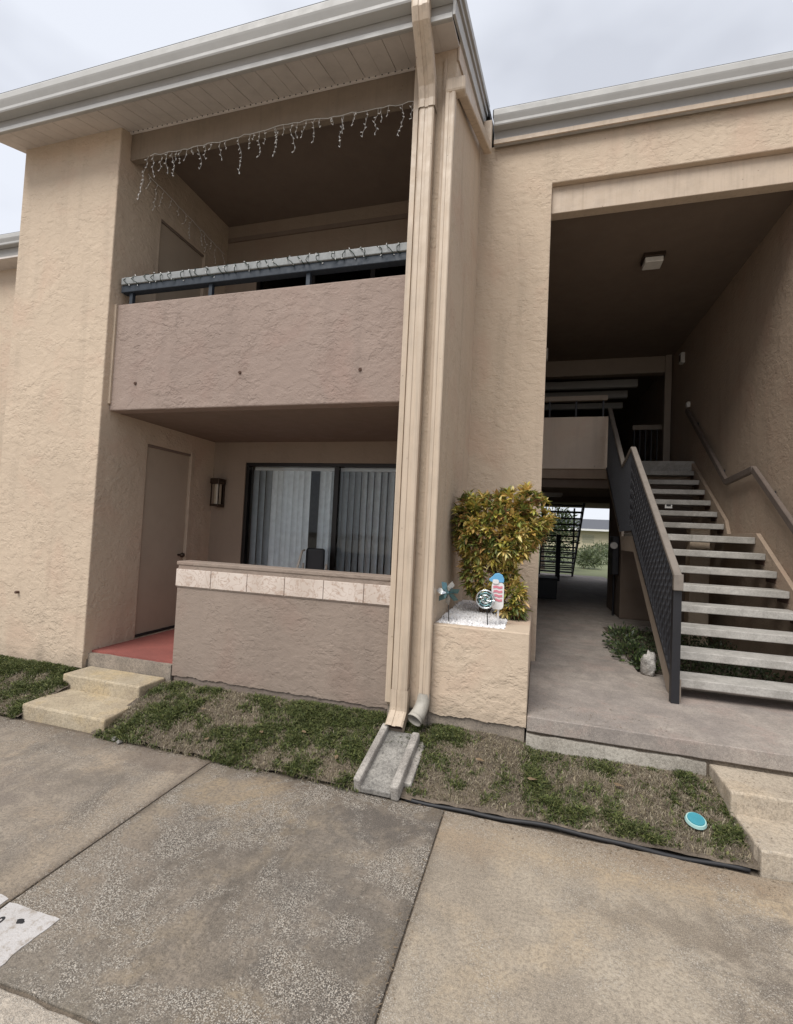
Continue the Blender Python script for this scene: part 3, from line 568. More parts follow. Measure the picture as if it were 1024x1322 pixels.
def croton():
    tips = []
    def blob(c, r, n, up=.35):
        for _ in range(n):
            d = Vector((random.gauss(0, 1), random.gauss(0, 1), random.gauss(0, 1))).normalized()
            if d.y > .55: continue
            k = uni(.5, 1.0) ** .5 * (1 + .13 * noise.noise(Vector(c) + d * 2.2))
            p = Vector(c) + Vector((d.x * r[0], d.y * r[1], d.z * r[2])) * k
            if p.x < -.70: p.x = uni(-.70, -.66)
            if p.z < 1.04: continue
            tips.append((p, (d + Vector((0, -.15, up))).normalized()))
    blob((-.33, 4.58, 1.83), (.40, .38, .31), 380); blob((-.33, 4.50, 1.72), (.34, .30, .26), 260); blob((-.47, 4.56, 1.86), (.33, .32, .31), 150); blob((-.12, 4.58, 1.93), (.29, .3, .30), 130)
    blob((-.43, 4.56, 1.45), (.23, .24, .30), 190); blob((-.15, 4.42, 1.19), (.12, .13, .18), 90); blob((-.26, 4.5, 1.42), (.13, .15, .14), 30)
    leaves = []
    for p, d in tips:
        tone = noise.noise(p * 5.5) * 1.2 + uni(-.4, .4) + (p.z - 1.75) * .25; pal = [0, 4, 7, 1, 2] if tone > .22 else ([0, 2, 1, 9, 4] if tone > -.02 else ([3, 9, 2, 5, 0] if tone > -.3 else [6, 3, 8, 9, 5]))
        q = d.to_track_quat('Y', 'Z')
        for j in range(random.randint(8, 12)):
            a = j * 2.4 + uni(-.3, .3); tilt = uni(.35, 1.15)
            dd = q @ Vector((math.cos(a) * math.sin(tilt), math.cos(tilt), math.sin(a) * math.sin(tilt)))
            rot = dd.to_track_quat('Y', 'Z') @ Matrix.Rotation(uni(-.5, .5), 3, 'Y').to_quaternion()
            ci = random.choice(pal); leaves.append((p - d * uni(0, .04), rot, uni(.7, 1.12), ci))
    leaves.sort(key=lambda l: l[0].y)
    near = set(random.sample(range(0, len(leaves) // 2), 300))
    vs, fs, cs = [], [], []; cache = {}
    for k, (p, rot, s, ci) in enumerate(leaves):
        me = CROM[ci * 2 + random.randint(0, 1)][1]
        if k in near:
            o = inst('leaf', me, sh, p, rot.to_euler(), (s, s, s)); continue
        if me not in cache: cache[me] = ([v.co.copy() for v in me.vertices], [tuple(f.vertices) for f in me.polygons], [tuple(c.color) for c in me.color_attributes['Col'].data])
        V, F, C = cache[me]; b = len(vs); vs += [tuple(p + rot @ (v * s)) for v in V]; fs += [tuple(b + i for i in f) for f in F]; cs += C
    me = bpy.data.meshes.new('foliage'); me.from_pydata(vs, [], fs); ca = me.color_attributes.new('Col', 'FLOAT_COLOR', 'POINT'); ca.data.foreach_set('color', np.array(cs, 'f').ravel())
    obj('foliage', me, 'leaf', sh, kind='stuff')
    bm = bmesh.new(); root = Vector((-.42, 4.62, 1.0))
    for i in range(9):
        a = i * .7; r0 = root + Vector((.03 * math.cos(a), .03 * math.sin(a), 0)); e = Vector((-.33 + .3 * math.cos(a), 4.6 + .2 * math.sin(a), uni(1.6, 2.0)))
        tube(bm, [r0, r0.lerp(e, .4) + Vector((uni(-.03, .03), 0, .07)), e], [.014, .010, .005], 6)
    e = Vector((-.15, 4.46, 1.2)); tube(bm, [root + Vector((.05, 0, 0)), Vector((-.25, 4.5, 1.1)), e], [.01, .008, .004], 6)
    obj('stem', bm, 'bark', sh)
croton()
# pinwheel, metal flower disc and popsicle-like garden stake
pw = thing('metal_pinwheel', 'silver petalled pinwheel on a dark stick at the left end of the planter', 'pinwheel', (-.64, 3.93, 1.0))
obj('stick', tube(bmesh.new(), [(-.64, 3.93, .98), (-.655, 3.93, 1.26)], .0045, 6), 'stick', pw)
bm = bmesh.new(); c0 = Vector((-.657, 3.915, 1.265))
for i in range(7):
    a = i * 2 * PI / 7 + .2; u = Vector((math.cos(a), 0, math.sin(a))); t = Vector((-math.sin(a), 0, math.cos(a)))
    ps = [c0, c0 + u * .045 + t * .028 + Vector((0, -.02, 0)), c0 + u * .102 + t * .016 + Vector((0, -.005, 0)), c0 + u * .08 - t * .018 + Vector((0, .01, 0)), c0 + u * .038 - t * .012]
    f = bm.faces.new([bm.verts.new(p) for p in ps])
    pb = bmesh.new(); fv = [pb.verts.new(p) for p in ps]; pb.faces.new(fv); bm2 = pb
    r = bmesh.ops.extrude_face_region(pb, geom=pb.faces[:]); bmesh.ops.translate(pb, verts=[v for v in r['geom'] if isinstance(v, bmesh.types.BMVert)], vec=(0, .002, 0))
    obj('petal', pb, 'silver' if i % 2 else 'tealm', pw)
bm.free()
bm = bmesh.new(); bmesh.ops.create_uvsphere(bm, u_segments=10, v_segments=6, radius=.014, matrix=Matrix.Translation(c0 + Vector((0, -.01, 0)))); obj('hub', bm, 'tealm', pw)
fd = thing('swirl_spinner', 'round teal and silver swirl spinner on a dark stick in the middle of the planter', 'garden spinner', (-.325, 3.95, 1.0))
obj('stick', tube(bmesh.new(), [(-.325, 3.95, .98), (-.345, 3.95, 1.26)], .0045, 6), 'stick', fd)
c0 = Vector((-.352, 3.935, 1.235))
for r_, m in ((.072, 'silver'), (.052, 'tealm'), (.032, 'silver')):
    bm = bmesh.new(); tube(bm, [c0 + Vector((r_ * math.cos(a), -.006, r_ * math.sin(a))) for a in np.linspace(0, 2 * PI, 25)], .0075, 6); smooth(obj('ring', bm, m, fd))
for i in range(8):
    a = i * PI / 4; bm = bmesh.new(); tube(bm, [c0 + Vector((r_ * math.cos(a + r_ * 11), -.004, r_ * math.sin(a + r_ * 11))) for r_ in (.01, .03, .05, .07)], [.004, .007, .007, .004], 6); obj('blade', bm, 'silver' if i % 2 else 'mint', fd)
bm = bmesh.new(); bmesh.ops.create_uvsphere(bm, u_segments=10, v_segments=6, radius=.013, matrix=Matrix.Translation(c0 + Vector((0, -.012, 0)))); obj('hub', bm, 'tealm', fd)
gs = thing('garden_stake', 'white garden stake with a pink patterned panel and a blue bird on top', 'garden stake', (-.25, 4.02, 1.0))
obj('stick', B(-.262, -.246, 4.016, 4.026, .98, 1.19, .002), 'white', gs)
def rrect(x0, x1, z0, z1, r, k=5):
    o = []
    for cx, cz, a0 in ((x1 - r, z1 - r, 0), (x0 + r, z1 - r, 90), (x0 + r, z0 + r, 180), (x1 - r, z0 + r, 270)):
        for i in range(k + 1): a = R(a0 + 90 * i / k); o.append((cx + r * math.cos(a), cz + r * math.sin(a)))
    return o
obj('panel', prism('Y', rrect(-.312, -.212, 1.15, 1.375, .035), [], 4.0, 4.014, bev=.003), 'white', gs)
bm = bmesh.new()
for i in range(4):
    z = 1.34 - i * .035
    prism('Y', [(-.300 + .006 * (i % 2), z), (-.272, z + .006), (-.250, z - .002), (-.226, z + .004), (-.224, z - .014), (-.25, z - .020), (-.275, z - .012), (-.298, z - .018)], [], 3.996, 3.9995, bm=bm)
obj('pink_pattern', bm, 'pink', gs)
bm = bmesh.new()
prism('Y', [(-.312, 1.372), (-.215, 1.372), (-.214, 1.40), (-.228, 1.432), (-.258, 1.448), (-.290, 1.44), (-.308, 1.418), (-.335, 1.395), (-.33, 1.38)], [], 3.995, 4.018, bev=.004, bm=bm)
obj('blue_bird', bm, 'blue', gs)
obj('bird_belly', prism('Y', rrect(-.305, -.255, 1.36, 1.395, .012, 3), [], 3.991, 3.9945), 'white', gs)

# ------------------------------------------------------------------ downspouts and splash block
def rs_obj(name, pts, w, d, parent, m='trimw', close=False):
    bm = bmesh.new(); rg = rectsweep(bm, pts, w, d); bm.faces.new(rg[0][::-1])
    if close: bm.faces.new(rg[-1])
    return obj(name, bm, m, parent)
ds = thing('downspout', 'wide flat tan downspout curving from the upper gutter down the tower post', 'downspout', (-.97, 3.73, 0))
X = -.975
rs_obj('pipe', [(X, 3.735, 5.52), (X, 3.735, .42)], .125, .085, ds)
rs_obj('elbow', [(X, 3.40, 5.86), (X, 3.40, 5.80), (X, 3.43, 5.74), (X, 3.52, 5.66), (X, 3.62, 5.56), (X, 3.70, 5.46), (X, 3.733, 5.36), (X, 3.733, 5.28)], .140, .10, ds)
bm = bmesh.new(); rg = rectsweep(bm, [(X, 3.734, .50), (X, 3.733, .36), (X, 3.72, .31), (X, 3.66, .265), (X, 3.60, .225)], .140, .10)
obj('outlet_elbow', bm, 'trimw', ds)
obj('outlet_painted_shade', prism('Y', [(X - .058, .20), (X + .058, .20), (X + .058, .285), (X - .058, .285)], [], 3.665, 3.668), 'rust', ds)  # thin dark plate standing in for the shade inside the outlet
d2 = thing('side_downspout', 'narrower tan downspout running down the post corner after slanting under the roof edge', 'downspout', (-.78, 3.75, 0))
X2 = -.782
rs_obj('pipe', [(X2, 3.748, 5.42), (X2, 3.748, .45)], .085, .07, d2)
bm = bmesh.new(); bars(bm, (-.705, 3.745, 5.45), (-.655, 5.29, 6.16), .08, .095, .008); obj('slanted_pipe', bm, 'trimw', d2)
bm = bmesh.new(); box(bm, -.828, -.66, 3.705, 3.80, 5.385, 5.51, .02); obj('top_elbow', bm, 'trimw', d2)
bm = bmesh.new(); box(bm, -.70, -.61, 5.25, 5.33, 6.12, 6.46, .008); obj('gutter_outlet', bm, 'trimw', d2)
bm = bmesh.new(); pts = [(X2, 3.748, .485), (X2 - .003, 3.742, .43), (X2 - .010, 3.720, .385), (X2 - .022, 3.685, .348), (X2 - .036, 3.645, .322)]
tube(bm, pts, [.048, .052, .055, .057, .060], 18, caps=False)
tube(bm, [Vector(pts[-1]) + Vector((-.008, -.02, -.014)) + Vector((0, 0, 0)), Vector(pts[-1]), Vector(pts[-2]), Vector(pts[-3])], [.056, .052, .048, .044], 18, caps=False)
tube(bm, [Vector(pts[-1]), Vector(pts[-1]) + Vector((-.008, -.02, -.014))], [.060, .062], 18, caps=False)
smooth(obj('pipe_elbow', bm, 'pvc', d2)); obj('pipe_throat_shade', tube(bmesh.new(), [Vector(pts[-3]), Vector(pts[-3]) + Vector((-.003, -.005, -.005))], .046, 14), 'black', d2)  # black disc stands in for the darkness inside the open pipe
sb = thing('splash_block', 'weathered grey concrete splash block tilted under the two downspouts', 'splash block', (-.93, 3.35, .05))
bm = bmesh.new()
def splash_part(bm, pts, th0, th1):
    pass
tr = Matrix.Translation((-.925, 3.06, .0)) @ Matrix.Rotation(R(15), 4, 'X')
def sbx(x0, x1, y0, y1, z0, z1, b=.008, tw=0):
    bm = bmesh.new(); mt = tr @ Matrix.Rotation(tw, 4, 'Z'); box(bm, x0, x1, y0, y1, z0, z1, b, 2, mt); return bm
obj('channel_floor', sbx(-.115, .095, .0, .60, .012, .055), 'splashc', sb)
obj('side_wall', sbx(-.165, -.112, 0, .60, .0, .11, .014, -.03), 'splash', sb)
obj('side_wall', sbx(.092, .150, .0, .56, .0, .11, .014, -.02), 'splash', sb)
obj('outer_ledge', sbx(.146, .20, .12, .55, -.01, .045, .012, -.02), 'splash', sb)
# black landscape edging
ed = obj('lawn_edging', prism('Y', [], [], 0, 1) if False else tube(bmesh.new(), [(x, 3.098 + .006 * math.sin(x * 7), .012 + .008 * math.sin(x * 4 + 1) + .004 * math.sin(x * 13)) for x in np.linspace(-.74, 1.19, 46)], .012, 7), 'black', None, (.2, 3.1, 0), label='black plastic lawn edging along the right lawn strip and parking slab', cat='edging')
smooth(ed)
tp = thing('round_lid', 'small round teal and mint lid lying in the grass beside the right steps', 'lid', (.99, 3.33, .14))
tm = Matrix.Translation((.992, 3.315, lawn_h(.99, 3.32) + .035)) @ Matrix.Rotation(R(16), 4, 'X')
bm = bmesh.new(); bmesh.ops.create_cone(bm, segments=28, radius1=.058, radius2=.053, depth=.016, cap_ends=True, matrix=tm); obj('rim', bm, 'mint', tp)
bm = bmesh.new(); bmesh.ops.create_cone(bm, segments=24, radius1=.047, radius2=.045, depth=.008, cap_ends=True, matrix=tm @ Matrix.Translation((0, 0, .010))); obj('disc', bm, 'teal', tp)

# ------------------------------------------------------------------ porch things
wl = thing('porch_lamp', 'brown wall lantern with a pale glass front beside the ground floor door', 'wall lamp', (-4.13, 5.6, 2.15))
obj('back_plate', B(-4.19, -4.09, 5.60, 5.629, 1.96, 2.34, .005), 'bronze', wl)
obj('cap', B(-4.205, -4.065, 5.45, 5.60, 2.27, 2.345, .008), 'bronze', wl); obj('base_cap', B(-4.20, -4.07, 5.46, 5.60, 1.97, 2.0, .005), 'bronze', wl)
obj('glass_shade', tube(bmesh.new(), [(-4.132, 5.53, 2.0), (-4.132, 5.53, 2.27)], .046, 14), 'lampglass', wl)
for dx in (-.06, .055): obj('arm', B(-4.134 + dx - .006, -4.134 + dx + .006, 5.468, 5.48, 2.0, 2.27), 'bronze', wl)
vb = thing('vertical_blinds', 'white vertical blinds hanging behind the ground floor sliding door, with gaps', 'blinds', (-2.5, 5.83, 2.5))
obj('head_rail', B(-3.74, -1.28, 5.782, 5.82, 2.50, 2.545, .003), 'white', vb)
bm = bmesh.new(); k = 5
for i in range(k):
    x0, x1 = -.045 + .09 * i / k, -.045 + .09 * (i + 1) / k; f = lambda x: .012 * (1 - (x / .045) ** 2)
    bm.faces.new([bm.verts.new(p) for p in ((x0, f(x0), 0), (x1, f(x1), 0), (x1, f(x1), -1.98), (x0, f(x0), -1.98))])
bmesh.ops.remove_doubles(bm, verts=bm.verts[:], dist=1e-5); r = bmesh.ops.solidify(bm, geom=bm.faces[:], thickness=.0012)
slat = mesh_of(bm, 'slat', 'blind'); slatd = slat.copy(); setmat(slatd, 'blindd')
x = -3.72
while x < -1.3:
    if -2.88 < x < -2.74: x += .078; continue
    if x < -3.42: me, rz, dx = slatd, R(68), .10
    elif x < -2.5: me, rz, dx = slat, R(22) + (R(16) if random.random() < .3 else 0) + uni(-.1, .1), .080
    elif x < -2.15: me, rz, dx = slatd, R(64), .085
    else: me, rz, dx = slat, R(58) + uni(-.12, .12), .092
    inst('slat', me, vb, (x, 5.80, 2.50), (uni(-.004, .004), uni(-.006, .006), rz)); x += dx
ch = thing('patio_chair', 'dark mesh porch chair with a beige arm behind the knee wall', 'chair', (-2.62, 5.25, .43))
obj('backrest', B(-2.70, -2.46, 5.40, 5.425, .95, 1.49, .03), 'mesh', ch); obj('seat', B(-2.72, -2.44, 4.95, 5.38, .86, .89, .01), 'mesh', ch)
for sx in (-2.735, -2.425):
    obj('arm', tube(bmesh.new(), [(sx, 5.42, 1.46 - (sx + 2.735)), (sx, 5.36, 1.45 - (sx + 2.735)), (sx, 5.2, 1.14), (sx, 4.95, 1.12), (sx, 4.92, 1.08), (sx, 4.93, .43)], .014, 8), 'ally', ch)
    obj('leg', tube(bmesh.new(), [(sx, 5.41, 1.3), (sx, 5.42, .9), (sx, 5.47, .43)], .013, 8), 'ally', ch)
# balcony railing
br = thing('balcony_railing', 'dark metal balcony railing with a grey board on top above the parapet', 'railing', (-2.7, 3.95, 3.985))
obj('top_board', B(-4.25, XB - .004, 3.885, 4.00, 4.195, 4.268, .006), 'railcap', br); obj('metal_rail', B(-4.26, XB - .004, 3.90, 3.99, 4.118, 4.193, .006), 'navy', br)
for px in (-3.17, -2.10, -4.15): obj('post', B(px - .02, px + .02, 3.925, 3.965, 3.97, 4.12, .002), 'navy', br)
# lights twisted round the rail
gl = thing('rail_light_string', 'dark green light string wound along the top of the balcony railing', 'string lights', (-2.7, 3.94, 4.27))
pts = []; 
for i in range(420):
    t = i / 419; x = -4.22 + t * 3.08; a = i * .42 + 1.5 * math.sin(i * .11)
    pts.append((x + .02 * math.sin(i * .9), 3.925 + .052 * math.cos(a) - (.02 if math.sin(a) < 0 else 0), 4.232 + .052 * math.sin(a) + .006 * uni(-1, 1)))
obj('wire', tube(bmesh.new(), pts, .0042, 5), 'gwire', gl)
bm = bmesh.new()
for p in pts[::4]: bmesh.ops.create_cone(bm, segments=6, radius1=.004, radius2=.002, depth=.014, cap_ends=True, matrix=Matrix.Translation(Vector(p) + Vector((0, -.008, uni(-.01, .01)))) @ Matrix.Rotation(uni(0, 3), 4, 'Y'))
obj('bulbs', bm, 'bulb', gl, kind='stuff')
# icicle lights
ic = thing('icicle_lights', 'white icicle string lights hanging along the beam over the balcony', 'string lights', (-2.6, 3.92, 5.6))
def drop(p, ln, bm, bb):
    pts = [Vector(p)]; n = max(2, int(ln / .04))
    for i in range(n):
        q = pts[-1] + Vector((uni(-.022, .022), uni(-.015, .015), -ln / n)); pts.append(q)
        bmesh.ops.create_cone(bb, segments=5, radius1=.0048, radius2=.002, depth=.022, cap_ends=True, matrix=Matrix.Translation(q + Vector((uni(-.012, .012), -.005, 0))) @ Matrix.Rotation(uni(-1.5, 1.5), 4, 'Y'))
    tube(bm, pts, .0018, 4)
cp = []; x = -4.02; bb = bmesh.new()
while x < -1.13:
    z = 5.585 - .015 * math.sin((x + 4) * 3) + uni(-.012, .012); cp.append((x, 3.915, z)); x += .06
obj('cord', tube(bmesh.new(), cp, .0025, 5), 'wire', ic)
x = -4.0; i = 0; lens = [.34, .12, .25, .30, .10, .28, .16, .22, .07]
for p in cp[::2]:
    ln = lens[i % 9] * uni(.75, 1.15) * (1.25 if i < 2 else 1); i += 1
    bm = bmesh.new(); drop((p[0] + uni(-.03, .03), 3.915, p[2]), ln, bm, bb); obj('drop_strand', bm, 'wire', ic)
    if uni(0, 1) < .7: bm = bmesh.new(); drop((p[0] + .04, 3.915, p[2]), ln * .5, bm, bb); obj('drop_strand', bm, 'wire', ic)
obj('bulbs', bb, 'bulb', ic, kind='stuff')
ic2 = thing('side_icicle_lights', 'dim icicle string lights running back along the left balcony wall under the ceiling', 'string lights', (-4.25, 4.8, 5.6))
bb = bmesh.new(); cp = [(-4.27, 4.15 + i * .06, 5.60 - .005 * i + uni(-.012, .012)) for i in range(24)]
obj('cord', tube(bmesh.new(), cp, .0035, 5), 'wire', ic2)
for p in cp[::2]: bm = bmesh.new(); drop((-4.265, p[1], p[2]), uni(.1, .32), bm, bb); obj('drop_strand', bm, 'wire', ic2)
obj('bulbs', bb, 'bulb', ic2, kind='stuff')

# ------------------------------------------------------------------ staircase
RISE, RUN = .185, .27
def tread_y(i): return 4.75 + RUN * (i - 1) + (.70 if i > 8 else 0)
def tread_z(i): return .40 + RISE * i
sc = thing('open_staircase', 'open staircase of pale concrete treads climbing the right side of the passage', 'staircase', (1.9, 4.8, .4))
bm = box(bmesh.new(), -.64, .64, 0, .29, -.075, 0, .008, 2)
tm_ = mesh_of(bm, 'tread', 'tread')
for i in range(1, 15):
    if i == 8: obj('landing', B(1.265, 2.545, tread_y(8), tread_y(9) + .04, tread_z(8) - .08, tread_z(8), .008), 'tread', sc); continue
    inst('tread', tm_, sc, (1.905, tread_y(i), tread_z(i)), (uni(-.004, .004), 0, uni(-.003, .003)), (1, 1, 1))
for i in [k for k in range(1, 15) if k != 8]:
    for xx, w_ in ((1.263, .05), (2.498, .05)):
        bm = bmesh.new(); box(bm, xx, xx + w_, tread_y(i) + .03, tread_y(i) + .26, tread_z(i) - .083, tread_z(i) - .077); box(bm, xx if xx < 2 else xx + w_ - .006, (xx + .006) if xx < 2 else xx + w_, tread_y(i) + .03, tread_y(i) + .26, tread_z(i) - .13, tread_z(i) - .083); obj('bracket', bm, 'rust', sc)
obj('top_riser', B(1.27, 2.59, 9.12, 9.168, tread_z(14), 3.18, .004), 'tread', sc)
def stringer(x0, x1, m, lo, hi):
    y = lambda i: tread_y(i)
    prof = [(4.66, .405), (4.66, .60 + lo * 0), (y(1), tread_z(1) + hi), (y(8), tread_z(8) + hi), (y(9) - .1, tread_z(8) + hi), (y(9), tread_z(9) + hi), (9.16, 3.12 + hi), (9.16, 3.12 - .24), (y(9), tread_z(9) - .27), (y(9) - .1, tread_z(8) - .25), (y(8), tread_z(8) - .25), (4.95, .405)]
    return obj('stringer', prism('X', prof, [], x0, x1, bev=.003), m, sc)
stringer(1.225, 1.262, 'post', 0, -.05); stringer(2.548, 2.596, 'tunnel', 0, .05)
rl = thing('stair_railing', 'black metal stair railing with wooden handrail on the passage side', 'railing', (1.22, 4.7, .4))
XRL = 1.20
segs = [((XRL, 4.60, 1.48), (XRL + .02, 6.80, 2.985)), ((XRL + .02, 6.80, 2.985), (XRL + .02, 7.45, 2.84)), ((XRL + .02, 7.45, 2.84), (XRL + .03, 9.05, 4.09))]
for p, q in segs: bm = bmesh.new(); bars(bm, p, q, .062, .042, .006); obj('handrail', bm, 'wood', rl)
obj('rail_end', B(XRL - .037, XRL + .037, 4.565, 4.61, 1.36, 1.50, .006), 'wood', rl)
obj('newel_post', B(XRL - .03, XRL + .035, 4.60, 4.665, .405, 1.46, .003), 'rail', rl)
def rail_z(y):
    if y < 6.8: return 1.48 + (y - 4.6) * (1.505 / 2.2)
    if y < 7.45: return 2.985 - (y - 6.8) * .223
    return 2.84 + (y - 7.45) * (1.25 / 1.6)
def base_z(y):
    if y < 6.64: return .50 + (y - 4.6) * .685
    if y < 7.6: return 1.90
    return 1.98 + (y - 7.6) * .72
y = 4.76
while y < 9.0:
    z0, z1 = base_z(y), rail_z(y) - .03; bm = bmesh.new(); n = 16 if y < 6.8 else 4; rings = []
    for k in range(n + 1):
        z = z0 + (z1 - z0) * k / n; a = (k * .75 if (2 <= k <= n - 2 and n > 8) else 0)
        rings.append([bm.verts.new((XRL + .008 + .0125 * math.cos(a + j * PI / 2 + PI / 4), y + .0125 * math.sin(a + j * PI / 2 + PI / 4), z)) for j in range(4)])
    for a, b in zip(rings, rings[1:]):
        for j in range(4): bm.faces.new((a[j], a[(j + 1) % 4], b[(j + 1) % 4], b[j]))
    obj('baluster', bm, 'rail', rl); y += .078
for (ya, yb) in ((4.66, 6.64), (7.6, 9.05)):
    bm = bmesh.new(); bars(bm, (XRL + .008, ya, base_z(ya) + .01), (XRL + .008, yb, base_z(yb) + .01), .03, .03); obj('bottom_rail', bm, 'rail', rl)
hr = thing('wall_handrail', 'wooden handrail fixed along the right wall of the stairs', 'handrail', (2.5, 6, 1))
XW = 2.52
for p, q in (((XW, 4.9, 1.36), (XW, 6.66, 2.70)), ((XW, 6.66, 2.70), (XW, 7.5, 2.64)), ((XW, 7.5, 2.64), (XW, 9.36, 4.12))):
    bm = bmesh.new(); bars(bm, p, q, .05, .085, .008); obj('rail', bm, 'brownwood', hr)
for y, z in ((5.2, 1.56), (6.3, 2.38), (7.8, 2.83), (9.0, 3.79)): obj('bracket', B(XW, 2.6, y - .015, y + .015, z - .02, z + .02), 'rail', hr)
# upper guard rails
ug = thing('upper_guard_rail', 'dark guard rail above the pale parapet of the upper walkway', 'railing', (.6, 9.2, 3.98))
obj('rail', B(.075, 1.2, 9.13, 9.22, 4.28, 4.37, .005), 'post', ug)
for x in (.2, .66, 1.12): obj('post', B(x, x + .03, 9.16, 9.19, 3.97, 4.28), 'rail', ug)
ug = thing('far_guard_rail', 'distant guard rail with thin bars on the upper walkway behind the stairs', 'railing', (2.2, 11, 3.17))
obj('rail', B(1.95, 2.59, 11.0, 11.08, 4.14, 4.24, .004), 'post', ug)
for k in range(6): obj('baluster', B(1.98 + k * .11, 2.0 + k * .11, 11.02, 11.05, 3.174, 4.14), 'rail', ug)
# lights and boxes in the passage
cl = thing('ceiling_light', 'square opal ceiling light in the upper passage', 'ceiling light', (1.4, 6.9, 5.55))
obj('housing', B(1.27, 1.53, 6.73, 6.98, 5.51, 5.559, .004), 'bronze', cl); obj('diffuser', B(1.29, 1.51, 6.75, 6.96, 5.44, 5.509, .01), 'opal', cl)
w1 = thing('right_wall_light', 'small white fixture high on the right wall at the top of the stairs', 'wall light', (2.55, 9.9, 5.2))
obj('cover', B(2.53, 2.599, 9.83, 9.97, 5.14, 5.34, .01), 'opal', w1); obj('lens', B(2.522, 2.529, 9.86, 9.94, 5.18, 5.30, .002), 'bronze', w1)
w2 = thing('left_wall_light', 'small pale fixture high on the left wall of the passage', 'wall light', (.1, 9.5, 5.2))
obj('cover', B(.071, .15, 9.2, 9.32, 5.10, 5.32, .01), 'opal', w2); obj('base', B(.071, .10, 9.17, 9.35, 5.05, 5.099, .004), 'bronze', w2)
w3 = thing('stair_wall_box', 'small white bracket box at the far end of the wall handrail', 'junction box', (2.55, 9.4, 4.2))
obj('cover', B(2.55, 2.599, 9.45, 9.53, 4.20, 4.30, .006), 'opal', w3); obj('face', B(2.545, 2.549, 9.46, 9.52, 4.215, 4.285), 'white', w3)
tl = thing('tube_light', 'pale tube light under the upper floor near the passage left wall', 'ceiling light', (.5, 12, 2.8))
obj('tube', B(.16, .62, 12.0, 12.1, 2.76, 2.80, .006), 'opal', tl); obj('batten', B(.14, .64, 11.98, 12.12, 2.801, 2.857), 'white', tl)
ub = thing('utility_meter', 'dark utility meter with a pale dial on the storage wall behind the railing', 'utility meter', (1.45, 9.6, 1.6))
obj('case', B(1.38, 1.499, 9.35, 9.7, 1.15, 1.85, .02), 'rail', ub); obj('dial', tube(bmesh.new(), [(1.40, 9.34, 1.68), (1.40, 9.30, 1.68)], .06, 14), 'opal', ub); obj('conduit', tube(bmesh.new(), [(1.44, 9.5, .42), (1.44, 9.5, 1.15)], .02, 8), 'rail', ub)
sg = thing('riser_plate', 'small pale plate fixed between two upper treads of the stairs', 'sign', (1.95, 7.9, 2.3))
obj('plate', B(1.93, 2.03, 8.16, 8.17, 2.30, 2.41, .002), 'opal', sg); obj('mark', B(1.95, 2.01, 8.156, 8.159, 2.33, 2.38), 'stick', sg)
pt_ = thing('dark_planter_box', 'dark box standing against the left passage wall', 'box', (.3, 11.5, .4))
obj('body', B(.09, .55, 11.2, 11.8, .406, .84, .02), 'black', pt_); obj('lid', B(.08, .56, 11.19, 11.81, .842, .87, .01), 'rail', pt_)

# far staircase, seen against the light
fs_ = thing('far_staircase', 'dark open staircase at the far end of the passage against the daylight', 'staircase', (1, 16, .4))
bm = box(bmesh.new(), -.55, .55, 0, .28, -.05, 0, .005, 1); ft = mesh_of(bm, 'tread', 'rail')
for i in range(13): inst('tread', ft, fs_, (.85, 18.4 - i * .27, .58 + i * .185))
for xx in (.27, 1.42):
    bm = bmesh.new(); bars(bm, (xx, 18.7, .42), (xx, 15.0, 2.95), .05, .25); obj('stringer', bm, 'rail', fs_)
obj('post', B(.72, .86, 16.1, 16.24, .41, 1.9), 'rail', fs_); obj('post', B(1.39, 1.45, 18.5, 18.56, .41, 2.9), 'rail', fs_)
for k in range(6): obj('rail', B(.28, 1.42, 18.72, 18.75, .62 + k * .14, .66 + k * .14), 'rail', fs_)

# ------------------------------------------------------------------ vegetation
def leaf_cloud(name, blobs, n, m, cols, L, W, parent, clip=None, kind='stuff'):
    V, F, C = [], [], []
    for _ in range(n):
        c, r = random.choice(blobs); d = Vector((random.gauss(0, 1), random.gauss(0, 1), random.gauss(0, 1))).normalized()
        k = uni(.5, 1.0); p = Vector(c) + Vector((d.x * r[0], d.y * r[1], d.z * r[2])) * k * (1 + .3 * noise.noise(Vector(c) * 3 + d * 2))
        if clip and not clip(p): continue
        u = (d + Vector((uni(-.8, .8), uni(-.8, .8), uni(-.2, 1)))).normalized(); s = u.cross(Vector((uni(-1, 1), uni(-1, 1), uni(-1, 1)))).normalized(); l = L * uni(.6, 1.2); w_ = W * uni(.6, 1.2)
        b = len(V); V += [tuple(p), tuple(p + u * l * .5 + s * w_ * .5), tuple(p + u * l), tuple(p + u * l * .5 - s * w_ * .5)]; F.append((b, b + 1, b + 2, b + 3)); col = random.choice(cols); C += [(*col, 1)] * 4
    me = bpy.data.meshes.new(name); me.from_pydata(V, [], F); ca = me.color_attributes.new('Col', 'FLOAT_COLOR', 'POINT'); ca.data.foreach_set('color', np.array(C, 'f').ravel())
    return obj(name, me, m, parent, kind=kind)
GR = [(.035, .055, .02), (.05, .075, .028), (.075, .10, .04), (.025, .04, .018)]
ubd = thing('understair_bush', 'leafy dark green bush growing beside the foot of the stair railing', 'shrub', (1.15, 6.3, .35))
leaf_cloud('foliage', [((1.12, 6.1, .45), (.18, .32, .17)), ((1.12, 6.6, .50), (.22, .4, .20)), ((1.22, 5.8, .42), (.12, .2, .11))], 1900, 'shade', GR + [(.12, .17, .05)], .06, .025, ubd, lambda p: p.z > .40)
obj('stem', tube(bmesh.new(), [(1.2, 6.2, .3), (1.17, 6.1, .45), (1.1, 6.0, .6)], [.02, .015, .008], 6), 'bark', ubd)
gcv = obj('bed_soil', B(1.09, 2.6, 5.54, 8.62, .1, .33), 'soil', kind='structure')
